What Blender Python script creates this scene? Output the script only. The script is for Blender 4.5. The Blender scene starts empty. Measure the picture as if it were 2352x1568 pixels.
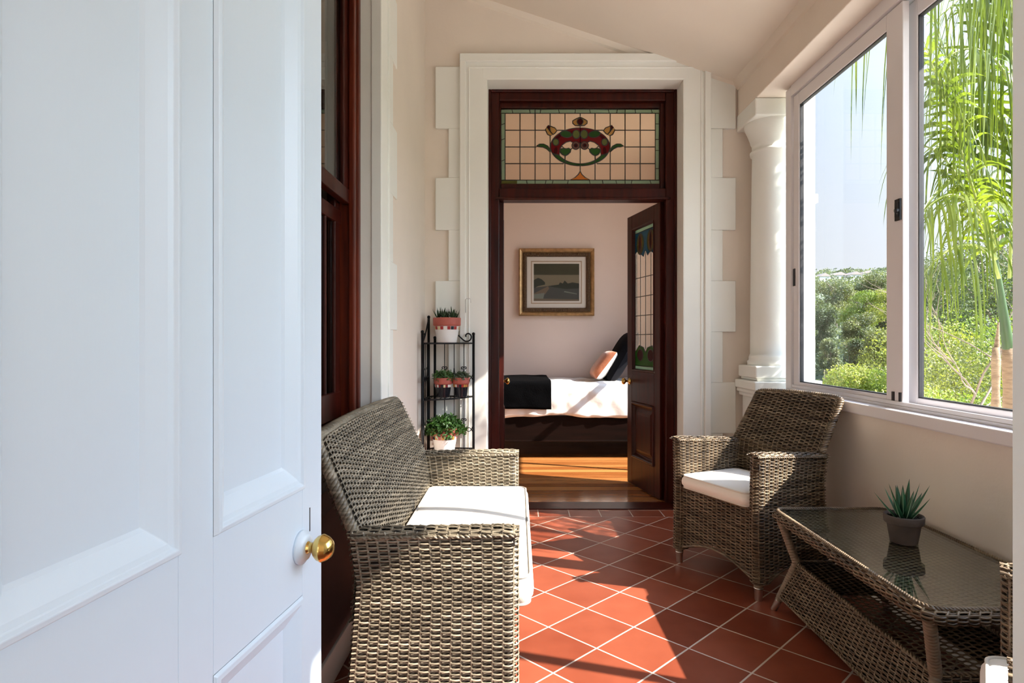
import bpy, math, random
import numpy as np
from mathutils import Vector, Matrix
random.seed(7)
RNG = np.random.default_rng(11)
C = bpy.context.scene.collection
PI = math.pi
SC = bpy.context.scene

# ------------------------------------------------------------------ mesh builder
class MB:
    def __init__(s):
        s.v = []; s.l = []; s.t = []; s.m = []; s.s = []; s.n = 0
    def add(s, V, F, mat=0, smooth=False):
        V = np.asarray(V, float).reshape(-1, 3)
        if isinstance(F, np.ndarray):
            k = F.shape[1]; nf = F.shape[0]
            s.l.append(F.reshape(-1) + s.n); s.t.append(np.full(nf, k, int))
        else:
            nf = len(F)
            s.l.append(np.array([i for f in F for i in f], int) + s.n)
            s.t.append(np.array([len(f) for f in F], int))
        s.m.append(np.full(nf, mat, int)); s.s.append(np.full(nf, smooth, bool))
        s.v.append(V); s.n += len(V)
        return s
    def box(s, x0, x1, y0, y1, z0, z1, mat=0):
        V = [(x, y, z) for x in (x0, x1) for y in (y0, y1) for z in (z0, z1)]
        F = [(0,1,3,2),(4,6,7,5),(0,4,5,1),(2,3,7,6),(0,2,6,4),(1,5,7,3)]
        return s.add(V, F, mat)
    def tube(s, P, r, n=8, mat=0, smooth=True, cap=True, closed=False):
        P = np.asarray(P, float); m = len(P)
        r = np.full(m, r, float) if np.isscalar(r) else np.asarray(r, float)
        if closed: T = np.roll(P, -1, 0) - np.roll(P, 1, 0)
        else: T = np.gradient(P, axis=0)
        T /= np.linalg.norm(T, axis=1)[:, None] + 1e-12
        a = np.array([0, 0, 1.]) if abs(T[0][2]) < .9 else np.array([1., 0, 0])
        N = np.zeros_like(P); b = a - T[0]*np.dot(a, T[0]); N[0] = b/np.linalg.norm(b)
        for i in range(1, m):
            b = N[i-1] - T[i]*np.dot(N[i-1], T[i]); N[i] = b/(np.linalg.norm(b)+1e-12)
        B = np.cross(T, N)
        ang = np.arange(n)*2*PI/n
        V = P[:, None] + r[:, None, None]*(np.cos(ang)[None, :, None]*N[:, None] + np.sin(ang)[None, :, None]*B[:, None])
        F = []
        mm = m if closed else m-1
        for i in range(mm):
            j = (i+1) % m
            for k in range(n):
                F.append((i*n+k, i*n+(k+1) % n, j*n+(k+1) % n, j*n+k))
        if cap and not closed:
            F.append(tuple(range(n-1, -1, -1))); F.append(tuple((m-1)*n+k for k in range(n)))
        return s.add(V.reshape(-1, 3), F, mat, smooth)
    def lathe(s, prof, c=(0,0,0), n=24, mat=0, smooth=True, M=None, mats=None):
        prof = np.asarray(prof, float); m = len(prof)
        ang = np.arange(n)*2*PI/n
        V = np.zeros((m, n, 3))
        V[..., 0] = prof[:, 0, None]*np.cos(ang); V[..., 1] = prof[:, 0, None]*np.sin(ang); V[..., 2] = prof[:, 1, None]
        V = V.reshape(-1, 3)
        if M is not None: V = V @ np.asarray(M)[:3, :3].T
        V = V + np.asarray(c)
        for i in range(m-1):
            F = np.array([(i*n+k, i*n+(k+1) % n, (i+1)*n+(k+1) % n, (i+1)*n+k) for k in range(n)])
            if i == 0: s.add(V, F, mats[i] if mats else mat, smooth); base = s.n - len(V)
            else:
                s.l.append(F.reshape(-1)+base); s.t.append(np.full(n, 4, int)); s.m.append(np.full(n, mats[i] if mats else mat, int)); s.s.append(np.full(n, smooth, bool))
        return s
    def prism(s, pts, vec, mat=0, smooth=False):
        P = np.asarray(pts, float); n = len(P); V = np.vstack([P, P+np.asarray(vec, float)])
        F = [tuple(range(n-1, -1, -1)), tuple(range(n, 2*n))] + [(i, (i+1) % n, n+(i+1) % n, n+i) for i in range(n)]
        return s.add(V, F, mat, smooth)
    def rings(s, R, mat=0, smooth=True, closed_ring=True, cap=False):
        R = np.asarray(R, float); m, n, _ = R.shape
        F = []
        kk = n if closed_ring else n-1
        for i in range(m-1):
            for k in range(kk):
                F.append((i*n+k, i*n+(k+1) % n, (i+1)*n+(k+1) % n, (i+1)*n+k))
        if cap:
            F.append(tuple(range(n-1, -1, -1))); F.append(tuple((m-1)*n+k for k in range(n)))
        return s.add(R.reshape(-1, 3), F, mat, smooth)
    def build(s, name, mats, parent=None, bevel=0, M=None, shade_auto=False):
        me = bpy.data.meshes.new(name)
        V = np.vstack(s.v); L = np.concatenate(s.l); T = np.concatenate(s.t)
        if M is not None:
            A = np.asarray(M); V = V @ A[:3, :3].T + A[:3, 3]
        me.vertices.add(len(V)); me.vertices.foreach_set('co', V.reshape(-1).astype(np.float32))
        me.loops.add(len(L)); me.loops.foreach_set('vertex_index', L.astype(np.int32))
        me.polygons.add(len(T)); st = np.concatenate([[0], np.cumsum(T)[:-1]])
        me.polygons.foreach_set('loop_start', st.astype(np.int32)); me.polygons.foreach_set('loop_total', T.astype(np.int32))
        me.polygons.foreach_set('material_index', np.concatenate(s.m).astype(np.int32))
        me.polygons.foreach_set('use_smooth', np.concatenate(s.s))
        me.update(calc_edges=True); me.validate()
        for m in (mats if isinstance(mats, (list, tuple)) else [mats]): me.materials.append(m)
        o = bpy.data.objects.new(name, me); C.objects.link(o)
        if parent is not None: o.parent = parent
        if bevel:
            b = o.modifiers.new('bevel', 'BEVEL'); b.width = bevel; b.segments = 2; b.limit_method = 'ANGLE'; b.angle_limit = 0.6
        return o

def empty(name, loc=(0,0,0), rz=0):
    o = bpy.data.objects.new(name, None); C.objects.link(o); o.location = loc; o.rotation_euler = (0, 0, rz); o.empty_display_size = .1
    return o
def tag(o, label, cat, group=None, kind=None):
    o['label'] = label; o['category'] = cat
    if group: o['group'] = group
    if kind: o['kind'] = kind
    return o
def copy_tree(o, parent=None):
    c = o.copy(); C.objects.link(c)
    if parent is not None: c.parent = parent
    for ch in list(o.children): copy_tree(ch, c)
    return c

# ------------------------------------------------------------------ materials
def mat(name, col, rough=.5, var=0., vscale=5., bump=0., bscale=40., metal=0., spec=.5, coat=0., stretch=(1,1,1), col2=None, sheen=0., trans=0.):
    m = bpy.data.materials.new(name); m.use_nodes = True; nt = m.node_tree; N = nt.nodes; K = nt.links
    p = N['Principled BSDF']
    p.inputs['Base Color'].default_value = (*col, 1); p.inputs['Roughness'].default_value = rough
    p.inputs['Metallic'].default_value = metal; p.inputs['Specular IOR Level'].default_value = spec
    p.inputs['Coat Weight'].default_value = coat; p.inputs['Coat Roughness'].default_value = .12
    p.inputs['Sheen Weight'].default_value = sheen
    tc = N.new('ShaderNodeTexCoord'); mp = N.new('ShaderNodeMapping'); mp.inputs['Scale'].default_value = stretch
    K.new(tc.outputs['Object'], mp.inputs['Vector'])
    if var or col2:
        nz = N.new('ShaderNodeTexNoise'); nz.inputs['Scale'].default_value = vscale; nz.inputs['Detail'].default_value = 5
        K.new(mp.outputs[0], nz.inputs['Vector'])
        r = N.new('ShaderNodeValToRGB'); K.new(nz.outputs['Fac'], r.inputs[0])
        c2 = col2 if col2 else tuple(c*(1-var) for c in col); c1 = col if col2 else tuple(min(1, c*(1+var)) for c in col)
        r.color_ramp.elements[0].position = .3; r.color_ramp.elements[1].position = .7
        r.color_ramp.elements[0].color = (*c2, 1); r.color_ramp.elements[1].color = (*c1, 1)
        K.new(r.outputs[0], p.inputs['Base Color'])
    if bump:
        nb = N.new('ShaderNodeTexNoise'); nb.inputs['Scale'].default_value = bscale; nb.inputs['Detail'].default_value = 4
        K.new(mp.outputs[0], nb.inputs['Vector'])
        b = N.new('ShaderNodeBump'); b.inputs['Strength'].default_value = bump; b.inputs['Distance'].default_value = .01
        K.new(nb.outputs['Fac'], b.inputs['Height']); K.new(b.outputs[0], p.inputs['Normal'])
    return m
def leafmat(name, c1, c2, rough=.5, tr=.35, scale=3.):
    m = mat(name, c1, rough, col2=c2, vscale=scale, spec=.4)
    nt = m.node_tree; N = nt.nodes; K = nt.links; p = N['Principled BSDF']
    t = N.new('ShaderNodeBsdfTranslucent'); mx = N.new('ShaderNodeMixShader'); mx.inputs[0].default_value = tr
    src = p.inputs['Base Color'].links[0].from_socket
    g = N.new('ShaderNodeMix'); g.data_type = 'RGBA'; g.blend_type = 'MULTIPLY'; g.inputs['Factor'].default_value = 1
    K.new(src, g.inputs['A']); g.inputs['B'].default_value = (1.6, 1.7, .6, 1)
    K.new(g.outputs['Result'], t.inputs['Color'])
    K.new(p.outputs[0], mx.inputs[1]); K.new(t.outputs[0], mx.inputs[2]); K.new(mx.outputs[0], N['Material Output'].inputs['Surface'])
    return m
def glassmat(name, tint=(1,1,1), gloss=.06, diffuse=0., dcol=(1,1,1), rough=0.0):
    m = bpy.data.materials.new(name); m.use_nodes = True; nt = m.node_tree; N = nt.nodes; K = nt.links
    N.remove(N['Principled BSDF'])
    t = N.new('ShaderNodeBsdfTransparent'); t.inputs[0].default_value = (*tint, 1)
    g = N.new('ShaderNodeBsdfGlossy'); g.inputs['Roughness'].default_value = rough
    f = N.new('ShaderNodeLayerWeight'); f.inputs['Blend'].default_value = .5
    fac = math_node(N, K, 'ADD', math_node(N, K, 'MULTIPLY', math_node(N, K, 'POWER', f.outputs['Facing'], 5.), 1-gloss), gloss)
    mx = N.new('ShaderNodeMixShader'); K.new(fac, mx.inputs[0]); K.new(t.outputs[0], mx.inputs[1]); K.new(g.outputs[0], mx.inputs[2])
    out = mx
    if diffuse:
        d = N.new('ShaderNodeBsdfDiffuse'); d.inputs[0].default_value = (*dcol, 1)
        tl = N.new('ShaderNodeBsdfTranslucent'); tl.inputs[0].default_value = (*dcol, 1)
        md = N.new('ShaderNodeMixShader'); K.new(d.outputs[0], md.inputs[1]); K.new(tl.outputs[0], md.inputs[2])
        m2 = N.new('ShaderNodeMixShader'); m2.inputs[0].default_value = diffuse
        K.new(mx.outputs[0], m2.inputs[1]); K.new(md.outputs[0], m2.inputs[2]); out = m2
    K.new(out.outputs[0], N['Material Output'].inputs['Surface'])
    return m
def math_node(N, K, op, a, b=None, c=None):
    n = N.new('ShaderNodeMath'); n.operation = op
    for i, x in enumerate((a, b, c)):
        if x is None: continue
        if isinstance(x, (int, float)): n.inputs[i].default_value = x
        else: K.new(x, n.inputs[i])
    return n.outputs[0]

M_cream = mat('cream_plaster', (.79, .70, .605), .75, var=.03, vscale=2.5, bump=.06, bscale=60)
M_white = mat('white_trim_paint', (.83, .83, .775), .5, var=.02, vscale=3, bump=.04, bscale=50)
M_ceil = mat('ceiling_paint', (.78, .70, .60), .75, var=.02, vscale=2)
M_door = mat('door_gloss_white', (.74, .84, .93), .32, bump=.03, bscale=70, stretch=(1,1,.12), spec=.5)
M_mahog = mat('mahogany', (.055, .0065, .003), .34, col2=(.020, .003, .002), vscale=6, stretch=(6,6,.5), spec=.22)
M_mahog2 = mat('mahogany_red', (.15, .022, .007), .36, col2=(.055, .007, .003), vscale=6, stretch=(6,6,.5), spec=.22)
M_alu = mat('white_aluminium', (.78, .75, .76), .35, spec=.5)
M_rubber = mat('black_rubber', (.012, .012, .015), .5)
M_brass = mat('brass', (.72, .50, .16), .18, metal=1.)
M_steel = mat('brushed_steel', (.75, .74, .72), .28, metal=1.)
M_iron = mat('black_iron', (.006, .006, .007), .5, spec=.2)
M_glass = glassmat('window_glass', (1, 1, 1), .02)
M_tableglass = glassmat('table_glass', (.92, .95, .91), .16, rough=.02)
M_cush = mat('cream_cushion_fabric', (.80, .74, .66), .85, bump=.12, bscale=400, sheen=.2)
M_pipe = mat('cushion_piping', (.66, .60, .52), .8)
M_pipe_dark = mat('grey_piping', (.33, .30, .27), .8)
M_terra = mat('terracotta_red', (.42, .10, .07), .6, var=.15, vscale=20)
M_soil = mat('potting_soil', (.03, .022, .016), .95, bump=.6, bscale=120)
M_potwhite = mat('white_mosaic_glaze', (.80, .79, .77), .3, bump=.1, bscale=90)
M_potblack = mat('black_mosaic_glaze', (.012, .013, .018), .2)
M_claypot = mat('grey_brown_clay', (.085, .062, .05), .8, var=.3, vscale=9, bump=.1, bscale=80)
M_aloe = mat('aloe_green', (.025, .13, .055), .3, col2=(.015, .07, .03), vscale=12, spec=.6)
M_aloe_edge = mat('aloe_pale_keel', (.42, .62, .42), .4)
M_succ = leafmat('succulent_green', (.10, .19, .05), (.03, .08, .025), tr=.15, scale=20)
M_succ_d = leafmat('dark_succulent', (.045, .085, .03), (.015, .035, .015), tr=.12, scale=20)
M_succ_g = leafmat('grey_succulent', (.14, .18, .12), (.06, .09, .05), tr=.12, scale=20)
M_herb = leafmat('herb_green', (.05, .13, .025), (.02, .055, .012), tr=.25, scale=20)
M_duvet = mat('white_duvet', (.80, .77, .74), .85, bump=.4, bscale=10)
M_black = mat('black_throw', (.0016, .0016, .002), .95, spec=.03, bump=.3, bscale=120)
M_blackp = mat('black_pillow_fabric', (.003, .003, .005), .9, spec=.1)
M_orange = mat('orange_velvet', (.42, .13, .05), .7, col2=(.30, .08, .03), vscale=30, sheen=.3)
M_bedwood = mat('dark_bed_wood', (.009, .0035, .0025), .4, col2=(.004, .002, .0015), vscale=5, stretch=(.5,6,6), spec=.12)
M_bedwall = mat('bedroom_pink_plaster', (.78, .63, .555), .8, var=.02, vscale=2)
M_gold = mat('antique_gold', (.42, .25, .11), .35, metal=.5, var=.3, vscale=20)
M_gold_d = mat('carved_dark_gold', (.07, .035, .018), .45, metal=.4, bump=1., bscale=90, col2=(.16, .09, .04), vscale=80)
M_mount = mat('picture_mount', (.66, .60, .54), .8)
M_mountline = mat('mount_line', (.42, .30, .21), .7)
M_dado = mat('mauve_brown_dado', (.20, .115, .105), .6, var=.1)
M_curtain = mat('dim_room_lining', (.40, .37, .33), .9)
M_lead = mat('lead_came', (.016, .013, .010), .5)
M_palmleaf = leafmat('palm_leaflet', (.19, .235, .03), (.035, .075, .015), rough=.35, tr=.4, scale=2.5)
M_rachis = mat('palm_rachis', (.30, .36, .08), .45, var=.3, vscale=6)
M_crownshaft = mat('palm_green_stem', (.035, .075, .02), .4, var=.3, vscale=8, stretch=(3,3,.6))
M_palmtrunk = mat('palm_trunk_brown', (.30, .21, .13), .8, col2=(.17, .11, .065), vscale=8, stretch=(2,2,9), bump=.5, bscale=20)
M_bark = mat('pale_bark', (.22, .18, .14), .85, var=.3, vscale=6, bump=.4, bscale=20)
M_lv = [leafmat('leaves_bright', (.30, .38, .09), (.10, .16, .03), tr=.3, scale=2.5),
        leafmat('leaves_olive', (.26, .28, .13), (.09, .11, .05), tr=.25, scale=2.),
        leafmat('leaves_dark', (.15, .19, .09), (.05, .075, .035), tr=.2, scale=2.),
        leafmat('leaves_yellow', (.40, .41, .11), (.14, .17, .045), tr=.3, scale=3.)]
M_hill = mat('hillside_scrub', (.10, .14, .07), .9, col2=(.05, .075, .035), vscale=.25, bump=1., bscale=.6)
M_house = mat('far_house_white', (.8, .8, .8), .7)
M_roof = mat('far_house_roof', (.35, .30, .28), .7)
M_bounce = mat('pale_bounce_slab', (.66, .61, .54), .8, var=.1)

# wicker: every strand catches its own tone from a noise that is long along the rows
M_wick = bpy.data.materials.new('woven_rattan'); M_wick.use_nodes = True
def wicker_nodes(m, lo, mid, hi, rough=.42):
    nt = m.node_tree; N = nt.nodes; K = nt.links; p = N['Principled BSDF']; p.inputs['Roughness'].default_value = rough
    p.inputs['Specular IOR Level'].default_value = .5
    tc = N.new('ShaderNodeTexCoord'); mp = N.new('ShaderNodeMapping'); mp.inputs['Scale'].default_value = (3, 3, 75)
    K.new(tc.outputs['Object'], mp.inputs['Vector'])
    nz = N.new('ShaderNodeTexNoise'); nz.inputs['Scale'].default_value = 1.6; nz.inputs['Detail'].default_value = 3
    K.new(mp.outputs[0], nz.inputs['Vector'])
    r = N.new('ShaderNodeValToRGB'); K.new(nz.outputs['Fac'], r.inputs[0]); e = r.color_ramp.elements
    e[0].position = .32; e[0].color = (*lo, 1); e[1].position = .68; e[1].color = (*hi, 1)
    x = e.new(.5); x.color = (*mid, 1)
    K.new(r.outputs[0], p.inputs['Base Color'])
wicker_nodes(M_wick, (.05, .032, .017), (.125, .082, .046), (.26, .195, .122))
M_wickg = bpy.data.materials.new('woven_rattan_grey'); M_wickg.use_nodes = True
wicker_nodes(M_wickg, (.10, .08, .055), (.20, .165, .115), (.38, .32, .235))
M_wickback = mat('rattan_dark_backing', (.018, .012, .008), .8)  # dark sheet added behind the weave to block light; also the seat deck
M_wickpole = mat('rattan_wrap', (.20, .145, .095), .5, var=.25, vscale=6, stretch=(1,1,30))

# terracotta tiles laid on the diagonal with a straight border row at the door
M_tile = bpy.data.materials.new('terracotta_tiles'); M_tile.use_nodes = True
def tile_nodes():
    nt = M_tile.node_tree; N = nt.nodes; K = nt.links; p = N['Principled BSDF']
    tc = N.new('ShaderNodeTexCoord'); sx = N.new('ShaderNodeSeparateXYZ'); K.new(tc.outputs['Object'], sx.inputs[0])
    X, Y = sx.outputs[0], sx.outputs[1]; mn = lambda *a: math_node(N, K, *a)
    S = .2362; q = 1/math.sqrt(2)/S
    u = mn('ADD', mn('MULTIPLY', mn('ADD', X, Y), q), -1.7917/S + 50)
    v = mn('ADD', mn('MULTIPLY', mn('SUBTRACT', X, Y), q), 1.3874/S + 50)
    ub = mn('ADD', mn('MULTIPLY', X, 1/.20), 50.35); vb = mn('MULTIPLY', mn('SUBTRACT', Y, 3.92), 1/.15)
    isb = mn('GREATER_THAN', Y, 3.92)
    def line(w, cell):
        f = mn('FRACT', w); d = mn('MINIMUM', f, mn('SUBTRACT', 1., f)); return mn('MULTIPLY', d, cell)
    dd = mn('MINIMUM', line(u, S), line(v, S)); db = mn('MINIMUM', line(ub, .2), line(vb, .15))
    d = mn('ADD', mn('MULTIPLY', dd, mn('SUBTRACT', 1., isb)), mn('MULTIPLY', db, isb))
    mr = N.new('ShaderNodeMapRange'); K.new(d, mr.inputs[0]); mr.inputs[1].default_value = .0025; mr.inputs[2].default_value = .0042
    tile = mr.outputs[0]
    cv = N.new('ShaderNodeCombineXYZ')
    K.new(mn('FLOOR', mn('ADD', mn('MULTIPLY', u, mn('SUBTRACT', 1., isb)), mn('MULTIPLY', ub, isb))), cv.inputs[0])
    K.new(mn('FLOOR', mn('ADD', mn('MULTIPLY', v, mn('SUBTRACT', 1., isb)), mn('MULTIPLY', vb, isb))), cv.inputs[1])
    wn = N.new('ShaderNodeTexWhiteNoise'); K.new(cv.outputs[0], wn.inputs['Vector'])
    nz = N.new('ShaderNodeTexNoise'); nz.inputs['Scale'].default_value = 7; nz.inputs['Detail'].default_value = 6; K.new(tc.outputs['Object'], nz.inputs['Vector'])
    f = mn('ADD', mn('MULTIPLY', wn.outputs['Value'], .5), mn('MULTIPLY', nz.outputs['Fac'], .5))
    r = N.new('ShaderNodeValToRGB'); K.new(f, r.inputs[0]); e = r.color_ramp.elements
    e[0].position = .2; e[0].color = (.165, .034, .016, 1); e[1].position = .8; e[1].color = (.29, .074, .038, 1)
    mx = N.new('ShaderNodeMix'); mx.data_type = 'RGBA'; K.new(tile, mx.inputs['Factor']); mx.inputs['A'].default_value = (.52, .42, .35, 1); K.new(r.outputs[0], mx.inputs['B'])
    K.new(mx.outputs['Result'], p.inputs['Base Color'])
    ro = mn('SUBTRACT', .85, mn('MULTIPLY', tile, mn('ADD', .42, mn('MULTIPLY', nz.outputs['Fac'], .12)))); K.new(ro, p.inputs['Roughness'])
    p.inputs['Specular IOR Level'].default_value = .25
    b = N.new('ShaderNodeBump'); b.inputs['Strength'].default_value = .5; b.inputs['Distance'].default_value = .003; K.new(tile, b.inputs['Height']); K.new(b.outputs[0], p.inputs['Normal'])
tile_nodes()
M_plank = bpy.data.materials.new('polished_pine_boards'); M_plank.use_nodes = True
def plank_nodes():
    nt = M_plank.node_tree; N = nt.nodes; K = nt.links; p = N['Principled BSDF']; mn = lambda *a: math_node(N, K, *a)
    tc = N.new('ShaderNodeTexCoord'); sx = N.new('ShaderNodeSeparateXYZ'); K.new(tc.outputs['Object'], sx.inputs[0])
    w = mn('MULTIPLY', sx.outputs[1], 1/.105); fr = mn('FRACT', w); d = mn('MINIMUM', fr, mn('SUBTRACT', 1., fr))
    mr = N.new('ShaderNodeMapRange'); K.new(d, mr.inputs[0]); mr.inputs[1].default_value = .01; mr.inputs[2].default_value = .025
    cv = N.new('ShaderNodeCombineXYZ'); K.new(mn('FLOOR', w), cv.inputs[0]); wn = N.new('ShaderNodeTexWhiteNoise'); K.new(cv.outputs[0], wn.inputs['Vector'])
    mp = N.new('ShaderNodeMapping'); mp.inputs['Scale'].default_value = (1.2, 14, 1); K.new(tc.outputs['Object'], mp.inputs['Vector'])
    nz = N.new('ShaderNodeTexNoise'); nz.inputs['Scale'].default_value = 3; nz.inputs['Detail'].default_value = 6; K.new(mp.outputs[0], nz.inputs['Vector'])
    f = mn('ADD', mn('MULTIPLY', wn.outputs['Value'], .45), mn('MULTIPLY', nz.outputs['Fac'], .6))
    r = N.new('ShaderNodeValToRGB'); K.new(f, r.inputs[0]); e = r.color_ramp.elements
    e[0].position = .25; e[0].color = (.25, .074, .018, 1); e[1].position = .8; e[1].color = (.54, .23, .07, 1)
    mx = N.new('ShaderNodeMix'); mx.data_type = 'RGBA'; K.new(mr.outputs[0], mx.inputs['Factor']); mx.inputs['A'].default_value = (.06, .02, .008, 1); K.new(r.outputs[0], mx.inputs['B'])
    K.new(mx.outputs['Result'], p.inputs['Base Color']); p.inputs['Roughness'].default_value = .13; p.inputs['Coat Weight'].default_value = .3; p.inputs['Coat Roughness'].default_value = .1
plank_nodes()

# ------------------------------------------------------------------ camera, sun, sky
cam = bpy.data.cameras.new('camera'); co = bpy.data.objects.new('camera', cam); C.objects.link(co); SC.camera = co
co.location = (0, 0, 1.12); co.rotation_euler = (PI/2, 0, 0)
cam.sensor_width = 36; cam.lens = 1420/2352*36; cam.shift_x = -14/2352; cam.shift_y = -3/2352; cam.clip_start = .02; cam.clip_end = 600
SUN = Vector((-1, .33, -.85)).normalized()
sl = bpy.data.lights.new('sun', 'SUN'); sl.energy = 8.0; sl.angle = .011; sl.color = (1, .93, .82)
so = bpy.data.objects.new('sun', sl); C.objects.link(so); so.rotation_euler = SUN.to_track_quat('-Z', 'Y').to_euler(); so.location = (9, -2, 9)
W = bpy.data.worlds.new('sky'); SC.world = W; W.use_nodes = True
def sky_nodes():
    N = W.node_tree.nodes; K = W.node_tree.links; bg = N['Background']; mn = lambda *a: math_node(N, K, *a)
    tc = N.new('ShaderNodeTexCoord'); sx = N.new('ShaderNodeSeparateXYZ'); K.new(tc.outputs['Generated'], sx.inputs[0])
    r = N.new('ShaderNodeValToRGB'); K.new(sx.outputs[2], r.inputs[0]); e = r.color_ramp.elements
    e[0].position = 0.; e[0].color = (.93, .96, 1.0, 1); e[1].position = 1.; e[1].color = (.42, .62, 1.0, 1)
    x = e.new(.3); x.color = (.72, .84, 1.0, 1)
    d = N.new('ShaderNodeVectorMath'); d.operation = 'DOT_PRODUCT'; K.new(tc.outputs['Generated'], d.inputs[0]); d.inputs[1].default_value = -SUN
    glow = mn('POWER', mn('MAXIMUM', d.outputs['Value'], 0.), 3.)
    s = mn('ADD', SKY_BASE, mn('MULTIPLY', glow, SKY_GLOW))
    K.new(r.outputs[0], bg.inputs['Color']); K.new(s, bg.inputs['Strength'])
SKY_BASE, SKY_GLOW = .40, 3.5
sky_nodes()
SC.cycles.adaptive_threshold = .04
SC.view_settings.view_transform = 'Standard'; SC.view_settings.look = 'None'; SC.view_settings.exposure = 1.28; SC.view_settings.gamma = 1

# ------------------------------------------------------------------ the room shell
def struct(name, mb, m, label, cat, bevel=0, parent=None):
    o = mb.build(name, m, parent, bevel)
    if parent is None: tag(o, label, cat, kind='structure')
    return o
struct('floor', MB().box(-.72, 1.72, .27, 4.09, -.1, 0), M_tile, 'terracotta square floor tiles laid diagonally with pale grout', 'floor')
# sloping ceiling: rises from the window beam to the left wall
def cz(x): return 2.818 - .333*(x-1.4565)
mb = MB(); mb.prism([(-.75, .2, cz(-.75)), (1.75, .2, cz(1.75)), (1.75, .2, cz(1.75)+.12), (-.75, .2, cz(-.75)+.12)], (0, 4.25, 0))
struct('ceiling', mb, M_ceil, 'pale sloping veranda ceiling falling towards the window beam', 'ceiling')
# right side: dwarf wall and beam
mb = MB(); mb.box(1.56, 1.74, .27, 3.80, -.1, .80); struct('wall_right', mb, M_cream, 'cream dwarf wall below the sliding window', 'wall')
mb = MB(); mb.box(1.46, 1.78, .27, 4.13, 2.608, 2.90); struct('trim_beam', mb, M_cream, 'cream plaster beam running above the sliding window', 'beam', bevel=.006)
# unseen slab added outside to cut the sun on settee and door
mb = MB(); mb.prism([(1.70, -1.2, 2.90), (2.20, -1.2, 2.69), (2.20, -1.2, 2.74), (1.70, -1.2, 2.97)], (0, 3.98, 0))
struct('trim_sun_block', mb, M_white, 'white unseen slab added outside the near window to block sun', 'sun_blocker')
# back wall with the doorway (x -.207..1.095, up to z 2.845)
mb = MB()
mb.box(-.75, -.207, 4.12, 4.36, -.1, 3.7); mb.box(1.095, 1.95, 4.12, 4.36, -.1, 3.7); mb.box(-.207, 1.095, 4.12, 4.36, 2.845, 3.7)
struct('wall_back', mb, M_cream, 'cream end wall around the bedroom doorway', 'wall')
# toothed quoins and moulded architrave round the doorway
mb = MB()
mb.box(-.375, -.207, 4.085, 4.125, 0, 3.005); mb.box(1.095, 1.262, 4.085, 4.125, 0, 3.005); mb.box(-.236, 1.124, 4.0842, 4.125, 2.845, 3.0045)
mb.box(-.385, 1.272, 4.065, 4.10, 2.955, 3.008)
for (a, b) in ((-.385, -.345), (1.232, 1.272)): mb.box(a, b, 4.068, 4.10, 0, 2.96)
for (a, b) in ((-.330, -.318), (1.206, 1.218)): mb.box(a, b, 4.078, 4.10, 0, 2.925)
mb.box(-.330, 1.218, 4.078, 4.10, 2.915, 2.926)
mb.box(-.232, -.203, 4.0855, 4.262, 0, 2.87); mb.box(1.091, 1.12, 4.0855, 4.262, 0, 2.87); mb.box(-.232, 1.12, 4.0855, 4.262, 2.841, 2.87)
struct('trim_1', mb, M_white, 'white moulded architrave around the mahogany doorway', 'architrave', bevel=.005)
ze = [2.933, 2.523, 2.197, 1.85, 1.513, 1.176, .839, .502, .165, 0]
mb = MB()
for i in range(len(ze)-1):
    wl = -.5486 if i % 2 == 0 else -.462; wr = 1.444 if i % 2 == 0 else 1.357
    mb.box(wl, -.36, 4.098, 4.125, ze[i+1], ze[i]); mb.box(1.25, wr, 4.098, 4.125, ze[i+1], ze[i])
struct('trim_2', mb, M_white, 'white toothed quoin blocks flanking the doorway architrave', 'quoins', bevel=.004)
# cornice strips
mb = MB()
a = (-.62, 4.10, cz(-.62)); b = (1.46, 4.10, cz(1.46))
mb.prism([(a[0], 4.085, a[2]), (a[0], 4.125, a[2]), (a[0], 4.125, a[2]-.045), (a[0], 4.105, a[2]-.03)], (b[0]-a[0], 0, b[2]-a[2]))
mb.prism([(1.46, .42, cz(1.46)+.01), (1.42, .42, cz(1.42)), (1.445, .42, cz(1.46)-.03), (1.46, .42, cz(1.46)-.04)], (0, 3.68, 0))
struct('trim_3', mb, M_ceil, 'slim cornice where the sloping ceiling meets wall and beam', 'cornice')
# left wall with the sash-window recess (y 1.2..2.70, z .57..2.78)
mb = MB()
mb.box(-.80, -.62, 2.70, 4.12, -.1, 3.7); mb.box(-.80, -.62, .27, 1.2, -.1, 3.7); mb.box(-.80, -.62, 1.2, 2.70, 2.78, 3.7); mb.box(-.80, -.62, 1.2, 2.70, -.1, .57)
struct('wall_left', mb, M_cream, 'cream left wall beside the sash window', 'wall')
mb = MB(); mb.box(-.619, -.612, 1.2, 2.60, .10, .56); mb.box(-.70, -.600, 1.2, 2.60, .56, .578)  # panel and ledge share one mauve brown tone
struct('trim_dado', mb, M_dado, 'mauve brown apron panel below the sash window', 'dado')
mb = MB()
mb.box(-.70, -.60, 2.694, 2.86, .11, 3.0); mb.box(-.625, -.592, 2.845, 2.875, .11, 3.0); mb.box(-.64, -.594, 2.689, 2.722, .11, 3.0)
struct('trim_4', mb, M_white, 'white moulded band beside the sash window recess', 'architrave', bevel=.004)
mb = MB()
ql = [3.0, 2.82, 2.49, 2.17, 1.83, 1.50, 1.17, .84, .50, .11]
for i in range(len(ql)-1):
    mb.box(-.625, -.612, 2.86, 3.13 if i % 2 == 1 else 3.03, ql[i+1], ql[i])
struct('trim_5', mb, M_white, 'white toothed quoin blocks on the left wall', 'quoins', bevel=.003)
mb = MB(); mb.box(-.625, -.602, .42, 4.12, 0, .11); struct('baseboard_left', mb, M_white, 'white baseboard along the left wall behind the settee', 'baseboard', bevel=.004)
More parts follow.
